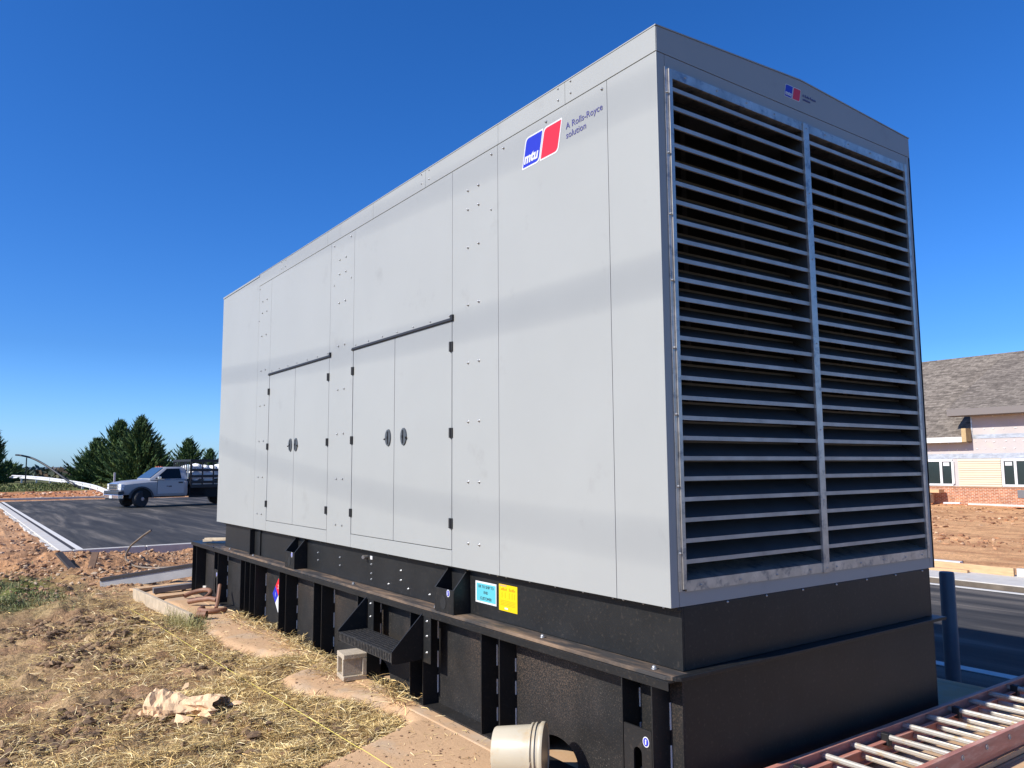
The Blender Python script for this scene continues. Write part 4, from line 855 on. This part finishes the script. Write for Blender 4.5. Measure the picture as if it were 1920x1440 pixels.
# local: +x forward (nose at 0), +y left, z up
def loft(secs):
    b = MB(); n = len(secs[0]); 
    for s in secs: b.v += [tuple(q) for q in s]
    for i in range(len(secs)-1):
        for k in range(n): a = i*n+k; c = i*n+(k+1) % n; b.f.append((a, c, c+n, a+n))
    b.f.append(tuple(range(n))[::-1]); b.f.append(tuple((len(secs)-1)*n+k for k in range(n))); return b
def sec(x, hw, z0, z1, top, hwt=None):
    hwt = hw-.12 if hwt is None else hwt
    return [(x, -hw+.04, z0), (x, -hw, z0+.12), (x, -hw, z1-.10), (x, -hwt, z1), (x, -hwt*.6, top), (x, hwt*.6, top), (x, hwt, z1), (x, hw, z1-.10), (x, hw, z0+.12), (x, hw-.04, z0)]
body = loft([sec(-.02, .86, .62, 1.10, 1.13), sec(-.12, .92, .60, 1.15, 1.18), sec(-.5, .965, .60, 1.20, 1.24), sec(-1.2, .985, .56, 1.26, 1.30), sec(-1.35, .985, .50, 1.27, 1.31), sec(-3.0, .985, .50, 1.27, 1.30), sec(-3.05, .97, .52, 1.26, 1.29)])
bo_ = tp(body, 'body', M['silver'], smooth=True)
def csec(x, hwb, zb, hwt, zt): return [(x, -hwb, zb), (x, -hwt, zt-.06), (x, -hwt+.08, zt), (x, hwt-.08, zt), (x, hwt, zt-.06), (x, hwb, zb)]
cab = loft([csec(-1.30, .90, 1.27, .88, 1.33), csec(-1.98, .93, 1.27, .73, 1.84), csec(-2.15, .94, 1.27, .74, 1.88), csec(-2.8, .94, 1.27, .74, 1.88), csec(-3.02, .94, 1.27, .76, 1.78)])
tp(cab, 'cab_roof', M['silver'], smooth=True)
wsd = MB().add([(-1.33, -.80, 1.345), (-1.33, .80, 1.345), (-1.955, .66, 1.825), (-1.955, -.66, 1.825)], [(0, 1, 2, 3)]); 
for v in range(4): wsd.v[v] = (wsd.v[v][0]+.012, wsd.v[v][1], wsd.v[v][2]+.018)
tp(wsd, 'windscreen', M['winglass'])
for s in (1, -1):
    wq = [(-1.52, 1.32), (-2.10, 1.79), (-2.70, 1.80), (-2.76, 1.32)]
    f = lambda x, z, o_: (x, s*((.94-(z-1.27)/(1.88-1.27)*.20)+o_), z)
    tp(MB().prism(wq, lambda x, z: f(x, z, -.01), lambda x, z: f(x, z, .008)), 'side_window', M['glass'])
    dr = tp(MB().box(-2.88, -1.62, s*.984 if s > 0 else -.99, s*.99 if s > 0 else -.984, .62, 1.25), 'door', M['silver'])
    tp(MB().box(-2.80, -2.60, min(s*.99, s*1.01), max(s*.99, s*1.01), 1.10, 1.17), 'door_handle', M['trim'], dr)
    if s > 0:
        tp(MB().box(-2.28, -2.20, .9905, .993, .93, .99).box(-2.18, -2.14, .9905, .993, .92, .99).box(-2.12, -2.04, .9905, .993, .95, .985), 'door_lettering', M['trim'], dr)
    tp(MB().box(-1.62, -1.60, min(s*.984, s*.988), max(s*.984, s*.988), .60, 1.25), 'door_gap', M['trim'], dr)
    tp(MB().box(-1.72, -1.60, min(s*.98, s*1.16), max(s*.98, s*1.16), 1.30, 1.44), 'wing_mirror', M['chrome'], bevel=.02)
    # arch flare and dark arch
    n = 14; ac = -.90; ar = .47
    fl_ = MB(); outer = [(ac+(ar+.09)*math.cos(math.pi*k/n), .44+(ar+.07)*math.sin(math.pi*k/n)) for k in range(n+1)]; inner = [(ac+ar*math.cos(math.pi*k/n), .44+ar*math.sin(math.pi*k/n)) for k in range(n+1)]
    for k in range(n): fl_.prism([outer[k], outer[k+1], inner[k+1], inner[k]], lambda x, z: (x, s*.95, z), lambda x, z: (x, s*1.03, z))
    tp(fl_, 'arch_flare', M['trim'])
    tp(MB().prism(inner, lambda x, z: (x, s*.80, z), lambda x, z: (x, s*.9935, z)), 'wheel_arch', M['dark'])
    hl = tp(MB().box(-.16, .0, min(s*.60, s*.945), max(s*.60, s*.945), .96, 1.10), 'headlight', M['lamp'], bevel=.02)
    tp(MB().box(-.14, .005, min(s*.60, s*.935), max(s*.60, s*.935), .83, .945), 'indicator', M['lamp'], bevel=.02)
def wheel(x, y, s, turn=0, dual=False):
    wt = MB(); wt.lathe((0, -.13, 0), (0, 1, 0), [(0, .25), (.005, .36), (.04, .395), (.22, .395), (.255, .36), (.26, .25)], 32)
    w_ = tp(wt, 'wheel', M['tyre'], smooth=True); w_.location = (x, y, .395); w_.rotation_euler = (0, 0, turn)
    r_ = MB().lathe((0, s*.10, 0), (0, s, 0), [(0, .24), (.028, .24), (.03, .21), (.0, .17), (.02, .09), (.055, .085), (.06, .03)], 24); tp(r_, 'rim', M['rim'], w_, smooth=True)
    hl_ = MB()
    for k in range(8): hl_.cyl((.15*math.cos(k*.785), s*.108, .15*math.sin(k*.785)), (.15*math.cos(k*.785), s*.122, .15*math.sin(k*.785)), .025, n=8)
    tp(hl_, 'rim_hole', M['dark'], w_)
wheel(-.90, .88, 1, R(24)); wheel(-.90, -.88, -1, R(24)); wheel(-5.25, .90, 1); wheel(-5.25, -.90, -1)
bp_ = MB().box(-.12, .12, -.98, .98, .42, .62); tp(bp_, 'bumper', M['chrome'], bevel=.03); tp(MB().box(-.14, .13, -.99, .99, .625, .78), 'bumper_cover', M['trim'], bevel=.03); tp(MB().box(.125, .135, -.18, .18, .44, .57), 'number_plate', M['white'])
tp(MB().box(-.14, .06, -.98, .98, .36, .415), 'air_dam', M['trim'], bevel=.02)
gr = tp(MB().box(-.04, .045, -.58, .58, .80, 1.13), 'grille', M['chrome'], bevel=.03); tp(MB().box(.0455, .055, -.51, .51, .855, .945).box(.0455, .055, -.51, .51, .985, 1.085), 'grille_mesh', M['trim'], gr); tp(MB().box(.056, .062, -.10, .10, .94, .99), 'grille_badge', M['chrome'], gr)
for y in (-.45, -.15, .15): tp(MB().box(-2.12, -2.02, y, y+.10, 1.875, 1.915), 'roof_light', M['orange'])
tp(MB().box(-6.4, -1.4, -.35, .35, .45, .62), 'chassis', M['dark']); tp(MB().box(-3.0, -.3, -.8, .8, .44, .52), 'underbody', M['dark'])
tp(MB().box(-6.5, -3.15, -1.1, 1.1, .86, 1.02), 'bed', M['rack']); tp(MB().box(-3.9, -3.15, .4, 1.0, .48, .84).box(-4.3, -3.15, -1.0, -.4, .48, .84), 'side_box', M['rack'])
tp(MB().box(-4.75, -3.10, .99, 1.0, .40, .86), 'bed_skirt', M['dark'])
rk = MB()
for s in (-1.08, 1.04):
    for x in (-3.20, -3.75, -4.3, -4.85, -5.4, -5.95, -6.45): rk.box(x, x+.06, s, s+.04, 1.02, 2.22)
    for z in (1.08, 1.36, 1.66, 2.12): rk.box(-6.45, -3.14, s-.004, s+.044, z, z+.12)
for y in np.linspace(-1.04, 1.0, 9): rk.box(-3.16, -3.12, y, y+.035, 1.02, 2.22)
rk.box(-3.17, -3.11, -1.08, 1.08, 2.14, 2.24)
tp(rk, 'stake_rack', M['rack'])
sk_ = MB()
for k in range(9):
    x = -3.5-.32*k; sk_.lathe((x, -.85, 1.45+.1*math.sin(k*2.3)), (0, 1, 0), [(0, .05), (.1, .25), (.6, .30), (1.1, .27), (1.65, .25), (1.72, .05)], 10)
for k in range(7):
    x = -3.45-.4*k; sk_.lathe((x, -.7, 1.82+.05*math.sin(k*1.7)), (.1, 1, .02), [(0, .04), (.1, .14), (.8, .17), (1.4, .12), (1.45, .03)], 9)
tp(sk_, 'load_sacks', M['sack'], smooth=True)
tp(MB().box(-6.4, -3.3, -.95, .95, 1.02, 1.2), 'load_floor', M['sack'])
tp(MB().box(-3.06, -3.02, .9, .98, 1.30, 2.0), 'exhaust_stack', M['chrome'])

# ================================================================== ROADSIDE
def fat(px, py, dep):   # places things from image pixel positions along the camera ray at a chosen depth
    q = r2*((px-960)/1471.9)-u2*((py-720)/1471.9)+fw; return CAMP+q*dep
rp = [fat(*q) for q in ((-60, 885, 80), (0, 889.5, 75), (60, 892.5, 72), (110, 897.5, 66), (150, 903.5, 58), (180, 910, 52), (203, 919, 46))]
rp = smoothp(rp, 6)
GR = thing('guardrail', 'white galvanised crash barrier curving behind the car park', 'guardrail', (-62, 4.5, .4), world=True)
g = MB(); pr_ = [(-.0, 0), (.05, -.04), (.05, -.10), (0, -.155), (.05, -.21), (.05, -.27), (0, -.31)]
base = 0
for i, q in enumerate(rp):
    t_ = (rp[min(i+1, len(rp)-1)]-rp[max(i-1, 0)]).normalized(); nrm = Vector((t_.y, -t_.x, 0)).normalized()
    if nrm.dot(CAMP-q) < 0: nrm = -nrm
    for a, c in pr_: g.v.append(tuple(q+nrm*a+Vector((0, 0, c))))
    for a, c in pr_[::-1]: g.v.append(tuple(q+nrm*(a-.012)+Vector((0, 0, c))))
n = 14
for i in range(len(rp)-1):
    for k in range(n): a = i*n+k; b = i*n+(k+1) % n; g.f.append((a, b, b+n, a+n))
g.build('rail', M['railsteel'], GR)
for i, q in enumerate(rp):
    if i % 3 == 1:
        zb = hz(q.x, q.y)-.2; MB().box(q.x-.14, q.x+.0, q.y-.07, q.y+.07, min(zb, q.z-.7), q.z-.02).build('post', M['post'], GR)
p0 = fat(50, 858, 62); zb = hz(p0.x, p0.y)
PL = tag(MB().cyl((p0.x, p0.y, zb-.1), (p0.x, p0.y, p0.z), .055, .04, 8).build('stake_pole', M['blackpipe'], smooth=True), 'thin dark pole standing before the crash barrier at the left', 'pole')
ap_ = [fat(30, 853, 62), fat(40, 854, 61.5), fat(60, 859, 61), fat(80, 869, 60), fat(100, 882, 59), fat(118, 895, 58), fat(134, 906, 57), fat(150, 914.5, 57), fat(168, 922, 57)]
tag(MB().tube(smoothp(ap_, 4), [.075]*(8*4)+[.075], 6).build('curved_pipe', M['blackpipe'], smooth=True), 'black flexible pipe arching down from the thin pole over the barrier', 'pipe')
q = fat(215, 889, 50); tag(MB().box(q.x-.04, q.x+.04, q.y-.05, q.y+.05, 0, q.z+.1).build('marker_post', M['post']), 'short white marker post behind the nose of the silver truck', 'post')
mk = None
for k, px in enumerate((25, 30, 34, 38.5, 44, 57, 62)):
    q = fat(px, 903, 95); zb = hz(q.x, q.y); b = MB().box(-.12, .12, -.12, .12, 0, .34+.08*(k % 3)).build('traffic_barrel', M['railsteel']); b.location = (q.x, q.y, zb+.5 if zb < -.2 else zb+.1)
    tag(b, ('leftmost of the small white marker blocks seen under the crash barrier', 'second small white marker block from the left under the barrier', 'third small white marker block from the left under the barrier', 'middle of the seven small white marker blocks under the barrier', 'small white marker block just left of the thin dark pole', 'small white marker block just right of the thin dark pole', 'rightmost of the small white marker blocks seen under the crash barrier')[k], 'marker', 'white markers beyond the crash barrier')

# conifers
def conifer(px, dep, top_py, base_r, name, label, seed, dens=1.0, loose=0., group='evergreen trees behind the truck'):
    q = fat(px, 880, dep); z0 = hz(q.x, q.y); topz = fat(px, top_py, dep).z; H = topz-z0; rs = np.random.default_rng(seed)
    t = thing(name, label, 'tree', (q.x, q.y, z0), group=group)
    MB().tube([(0, 0, -.1), (0, 0, H*.5), (0, 0, H*.97)], [.14, .08, .012], 8).build('trunk', M['bark'], t, smooth=True)
    V = []; F = []; C = []
    nb = int(135*dens)
    def spin(c_, d_, ln, wd):
        e1 = np.cross(d_, rs.normal(0, 1, 3)); e1 /= np.linalg.norm(e1); e2 = np.cross(d_, e1); n0 = len(V)
        V.extend([c_-d_*ln*.4, c_+e1*wd, c_-e1*wd*.5+e2*wd*.87, c_-e1*wd*.5-e2*wd*.87, c_+d_*ln*.8])
        F.extend([(n0, n0+1, n0+2), (n0, n0+2, n0+3), (n0, n0+3, n0+1), (n0+4, n0+2, n0+1), (n0+4, n0+3, n0+2), (n0+4, n0+1, n0+3)])
        g_ = (.55+.9*rs.random()); cc = np.array([.052, .095, .034])*g_+np.array([.04, .04, .0])*(rs.random() < .3); C.extend([cc]*5)
    for k in range(nb):
        f = ((k+.5)/nb)**.85; h = H*(.02+.93*f); a = k*2.399+rs.normal(0, .4); rr = base_r*(1-f)**.98*(.66+.56*rs.random())+.05
        dirh = np.array([math.cos(a), math.sin(a), 0.]); up_ = .42+.75*f+rs.normal(0, .12); L = rr*1.1; zb_ = max(h-L*.35, .05)
        ns = max(5, int(L*13))
        for s in range(ns):
            u = (s+.6)/ns; p_ = np.array([0, 0, zb_])+dirh*(L*u)+np.array([0, 0, L*up_*u**1.4])
            tang = dirh+np.array([0, 0, up_*1.3*u**.4+.15]); tang /= np.linalg.norm(tang)
            for w in range(2 if u > .75 else 3):
                ln = (.24+.26*rs.random())*(1.1-.35*u)*(1+loose*.3); d_ = tang+rs.normal(0, .42*(1.1-u)+.10, 3); d_ /= np.linalg.norm(d_)
                spin(p_+rs.normal(0, .03+.11*(1-u), 3), d_, ln, (.030+.04*rs.random())*(1.25-.5*u))
        tip = np.array([0, 0, zb_])+dirh*L+np.array([0, 0, L*up_]); tang = dirh+np.array([0, 0, up_*1.3+.2]); tang /= np.linalg.norm(tang); spin(tip, tang, .30+.25*rs.random(), .035)
    for s in range(26):
        zz = H*(.86+.13*s/26); spin(np.array([0, 0, zz]), (lambda q_: q_/np.linalg.norm(q_))(np.array([rs.normal(0, .5), rs.normal(0, .5), 1.])), .20*(1.25-s/26), .028)
    me = D.meshes.new('crown'); me.from_pydata([tuple(v) for v in V], [], F); me.update(); setcol(me, np.array(C)); link('crown', me, M['leaf'], t)
    return t
conifer(262, 60, 779, 2.75, 'conifer', 'tallest dark evergreen, the right one of the big clump behind the truck', 1, 1.7)
conifer(222, 62, 786, 2.7, 'conifer', 'tall dark evergreen left of the tallest one, with a pointed tip', 2, 1.7)
conifer(181, 63, 822, 2.2, 'conifer', 'lower bushy evergreen at the left shoulder of the clump', 3, 1.2)
conifer(165, 62, 850, 1.35, 'conifer', 'smallest evergreen at the left foot of the clump beside the barrier', 6, .7)
conifer(294, 62, 832, 1.7, 'conifer', 'evergreen at the right edge of the clump above the truck cab', 7, .8)
conifer(352, 72, 822, 2.4, 'conifer', 'lone pointed evergreen rising above the truck stake bed', 4, 1.0)
conifer(393, 80, 842, 1.9, 'conifer', 'small pointed evergreen next to the generator corner', 5, .7)
conifer(-15, 60, 802, 1.5, 'pine_tree', 'loose branched pine cut off by the left edge of the picture', 8, .75, 1.0, None)
conifer(14, 75, 868, 1.8, 'shrub', 'low dark shrub under the pine at the left edge', 9, .6, 1.0, None)
conifer(32, 85, 876, 1.5, 'shrub', 'small dark shrub right of the pine and behind the barrier', 10, .5, 1.0, None)
# distant woods, hills and a far building
def woods(n, seed):
    rs = np.random.default_rng(seed); V = []; F = []; C = []
    for k in range(n):
        dep = rs.uniform(190, 420); px = rs.uniform(-150, 420); q = fat(px, 885, dep); z0 = -1.1; s = rs.uniform(1.6, 3.6)
        for w in range(26):
            c_ = np.array([q.x, q.y, z0+s*.35])+rs.normal(0, 1, 3)*np.array([s*.8, s*.8, s*.28]); d_ = rs.normal(0, 1, 3); d_ /= np.linalg.norm(d_); e = np.cross(d_, rs.normal(0, 1, 3)); e /= np.linalg.norm(e); r_ = s*.28; n0 = len(V)
            V += [c_+d_*r_, c_+e*r_, c_-d_*r_, c_-e*r_]; F += [(n0, n0+1, n0+2, n0+3)]; cc = np.array([(.075, .075, .035), (.05, .065, .04), (.10, .07, .04)][rs.integers(0, 3)])*rs.uniform(.7, 1.2); C += [cc]*4
    me = D.meshes.new('distant_woods'); me.from_pydata([tuple(v) for v in V], [], F); me.update(); setcol(me, np.array(C)); return tag(link('distant_woods', me, M['leaf']), 'low olive woods along the horizon beyond the crash barrier', kind='stuff')
woods(520, 21)
hl = MB(); prev = None; NH = 140
for k in range(NH+1):
    a = YAW+R(50)-k*R(100)/NH; d_ = 1500; h = 3.4+4.2*fbm(np.array([k*.13]), np.array([.3]), 4, 300)[0]+1.2*math.sin(k*.31)
    x, y = CAMP.x+d_*math.cos(a), CAMP.y+d_*math.sin(a)
    x2, y2 = CAMP.x+(d_+500)*math.cos(a), CAMP.y+(d_+500)*math.sin(a); x0, y0 = CAMP.x+(d_-300)*math.cos(a), CAMP.y+(d_-300)*math.sin(a)
    hl.v += [(x0, y0, -4), (x, y, h), (x2, y2, -4)]
    if k: 
        b = 3*(k-1); hl.f += [(b, b+1, b+4, b+3), (b+1, b+2, b+5, b+4)]
tag(hl.build('hills', M['hill'], smooth=True), kind='structure')
q = fat(122, 884, 300)
FB = thing('far_building', 'tiny white building with a long grey roof far beyond the barrier', 'building', (q.x, q.y, -1.2), R(170)-R(90))
MB().box(-2.8, 2.8, -4, 4, 0, 2.2).build('wall', mat('far_brown_wall', (.16, .10, .08), .8), FB); MB().prism([(-3, 2.2), (3, 2.2), (3, 3.2), (-3, 3.2)], lambda x, z: (x, -4.2, z), lambda x, z: (x, 4.2, z)).build('roof', M['broof'], FB); MB().box(-3.6, -2.0, -4.6, -4.25, .0, 3.9).build('gable', M['bwall'], FB)

# ================================================================== BUILDING ON THE RIGHT
YB = 32.7; BS = 1.294    # factor scaling the building and the scrap beside it about the camera
BD = thing('brick_building', 'low unfinished building with brown shingle roof, pink sheathing and orange brick base', 'building', (0, 0, 0))
MB().box(-34, 10, YB, YB+.25, -.1, .70).build('brick_base', M['brick'], BD)
MB().box(-34, 10, YB-.03, YB+.0, .70, .735).build('brick_sill', mat('soldier_sill', (.42, .24, .15), .8, var=.3, vs=12), BD)
sheathing = MB().box(-34, 10, YB+.02, YB+.25, .735, 2.80).box(-13.34, 10, YB+.02, YB+.25, 2.80, 3.95).build('sheathing', M['sheath'], BD)
sl = MB()
def siding(x0, x1):
    nl = 12; 
    for k in range(nl):
        z0 = .745+k*(1.90-.745)/nl; z1 = .745+(k+1)*(1.90-.745)/nl
        sl.prism([(YB+.02, z0), (YB-.040, z0), (YB-.004, z1), (YB+.02, z1)], lambda y, z: (x0, y, z), lambda y, z: (x1, y, z))
for a, b in ((-33, -16.6), (-13.98, -12.28), (-9.55, -7.4), (-4.7, 10)): siding(a, b)
sl.build('siding', M['siding'], BD)
for z0, z1, x0 in ((1.915, 2.13, -34), (2.75, 2.93, -13.33)):
    tpn = MB(); x = x0
    while x < 9: l = random.uniform(1.2, 2.4); tpn.box(x, min(x+l-.01, 10), YB+.006+.003*random.random(), YB+.0195, z0+.01*random.random(), z1); x += l
    tpn.build('flashing_tape', M['tape'], BD)
ws = MB()
for k in range(46):
    x = -17+k*.38
    for z in (2.32, 2.62)+((3.15, 3.72) if x > -13.2 else ()): ws.cyl((x+random.uniform(-.1, .1), YB+.02, z+random.uniform(-.04, .04)), (x, YB+.012, z), .022, n=6)
ws.build('nail_washer', M['white'], BD)
for x in (-12.75, -11.9, -10.4): 
    for z in (3.35,): MB().box(x, x+.05, YB+.015, YB+.0195, z-.12, z+.2).box(x+.09, x+.36, YB+.015, YB+.0195, z-.1, z-.02).box(x+.1, x+.3, YB+.015, YB+.0195, z+.08, z+.15).build('sheathing_print', mat('faded_print', (.46, .42, .43), .8), sheathing)
def window(x0, lights):
    """lights: list of widths"""
    fr = MB(); W = sum(lights)+.07*(len(lights)+1)+.06; x1 = x0+W; z0, z1 = .755, 1.885
    fr.box(x0, x1, YB-.05, YB+.04, z0, z0+.085); fr.box(x0, x1, YB-.05, YB+.04, z1-.085, z1); x = x0
    f0 = None; panes = []
    for k, l in enumerate(lights):
        fr.box(x, x+.10, YB-.05, YB+.04, z0+.0851, z1-.0851); panes.append((x+.10, x+.10+l)); x += .10+l
    fr.box(x, x+.10, YB-.05, YB+.04, z0+.0851, z1-.0851)
    wn = fr.build('window', M['winframe'], BD)
    for a, b in panes:
        MB().box(a, b, YB-.01, YB+.0, z0+.085, z1-.085).build('pane', mat('window_pane', (.02, .03, .03), .12, spec=.6) if 'pane' not in M else M['pane'], wn); M['pane'] = wn.children[0].data.materials[0]
        if b-a < .5: MB().box(a+.04, a+.30, YB-.014, YB-.0105, z1-.27, z1-.12).build('window_label', M['white'], wn)
window(-16.47, [.40, 1.12, .40]); window(-12.25, [.38, 1.12, .38][:1]+[1.12, .40]); window(-7.3, [.38, 1.12, .38])
# roofs
rd = MB(); ry, rz_ = 38.3, 6.98
def slab(x0, x1, y0, z0, y1, z1, th=.10): rd.add([(x0, y0, z0), (x1, y0, z0), (x1, y1, z1), (x0, y1, z1), (x0, y0, z0-th), (x1, y0, z0-th), (x1, y1, z1-th), (x0, y1, z1-th)], [(0, 1, 2, 3), (7, 6, 5, 4), (0, 4, 5, 1), (1, 5, 6, 2), (2, 6, 7, 3), (3, 7, 4, 0)])
slab(-36, -13.4, 32.3, 2.90, ry, rz_); slab(-14.05, 12, 32.1, 4.02, ry+.002, rz_+.03); slab(-36, 12, 44.3, 2.9, ry+.004, rz_+.028)
rd.build('roof', M['shingle'], BD)
MB().box(-14.0, 12, 32.02, 32.097, 3.74, 4.02).box(-14.0, 12, 32.097, 32.7, 3.72, 3.74).build('fascia', M['fascia'], BD)
MB().box(-34, -13.55, 32.22, 32.297, 2.62, 2.84).build('low_fascia', M['winframe'], BD); MB().box(-13.549, -13.36, 32.225, 32.9, 2.62, 3.2).build('soffit_board', M['osb'], BD)
MB().box(-34, -13.36, 32.3, 32.72, 2.62, 2.64).build('soffit', M['fascia'], BD)
MB().box(-13.36, -13.30, YB+.0, YB+3, 2.8, 3.95).build('cheek_wall', M['tape'], BD)
MB().box(-11.72, -11.0, YB-.02, YB, .30, .62).build('wall_vent', M['vent'], BD)
MB().box(-34, 10, YB+.3, 44, 0, 3).box(-13, 10, YB+.3, 40, 3, 4.2).build('inner_core', M['dark'], BD)
bx0 = Vector((-.784, .827, -.50)); MS = Matrix.Translation(bx0)@Matrix.Scale(BS, 4)  # offset worked out from the camera position, the centre of the scaling
def bake(o):
    for c in o.children:
        c.data.transform(Matrix.Translation(bx0-Vector((-18, 42, -.5)))@Matrix.Scale(BS, 4)); bake(c)
BD.location = (-18, 42, -.5); bake(BD)
tag(MB().box(-16.4, -14.55, 32.05, 32.5, .46, .60, MS).build('stacked_plank', M['plank']), 'brown plank leaning by the brick wall beside the generator edge', 'board')
tag(MB().box(-15.2, -14.9, 31.6, 32.3, .0, .42, MS).build('brick_stack', M['greywood'], bevel=.05), 'small dark heap of scrap by the brick wall beside the generator edge', 'scrap heap')
for i, (a, b, m_, lab) in enumerate((((-13.2, 31.7), (-9.6, 31.2), M['post'], 'pale pole lying on the soil along the foot of the brick wall'), ((-14.3, 31.9), (-13.6, 31.85), M['white'], 'white offcut lying at the foot of the brick wall'))):
    tag(MB().beam(MS@Vector((*a, .04)), MS@Vector((*b, .06)), .10, .08).build('pole_offcut', m_), lab, 'offcut')
for a, b, w_, h_, m_, lab in (((-5.9, 13.55), (-4.10, 13.50), .05, .15, M['plank'], 'long pine form board on the back edge of the sidewalk'), ((-4.06, 13.55), (2.2, 13.5), .09, .15, M['conc'], 'pale concrete edging at the back of the sidewalk'),
                              ((-7.2, 13.95), (-5.30, 14.05), .14, .12, M['winframe'], 'white board behind the sidewalk next to the generator corner'), ((-6.4, 13.2), (-4.85, 13.35), .12, .05, M['plank'], 'loose pine offcut lying on the sidewalk behind the bollard')):
    tag(MB().beam((*a, -.40+h_/2), (*b, -.40+h_/2), w_, h_).build('sidewalk_board', m_, bevel=.003), lab, 'board')

# overhead lines on the sun side, which cast the soft bands on the panels
def cable(samples, dist, r_, lab, x0=-60, x1=40):
    xs = np.array([q[0] for q in samples]); zs = np.array([q[1] for q in samples]); cf = np.polyfit(xs, zs, 2); pts_ = []
    for x in np.linspace(-16, 8, 40):
        p_ = Vector((x, 0, float(np.polyval(cf, x))))-Ldir*dist; pts_.append(p_)
    t0 = pts_[0]-pts_[1]; t1 = pts_[-1]-pts_[-2]
    pts_ = [pts_[0]+t0*30]+pts_+[pts_[-1]+t1*30]
    tag(MB().tube(pts_, r_, 8).build('overhead_cable', M['blackpipe'], smooth=True), lab, 'cable', 'overhead lines behind the viewer')
cable([(0, 2.66), (-1, 2.65), (-2, 2.63), (-3.94, 2.74), (-7.7, 2.88)], 22, .015, 'black overhead cable casting the upper soft shadow band')
cable([(-7.7, 2.0), (-5.9, 1.76), (-3.9, 1.50), (-2, 1.43), (-.6, 1.37), (0, 1.30)], 22, .011, 'black overhead cable casting the lower soft shadow band')
cable([(-6, 3.95), (-4, 3.84), (-2.4, 3.76), (-1.2, 3.68), (0, 3.63)], 22, .012, 'thin overhead wire casting the faint band under the roof edge')
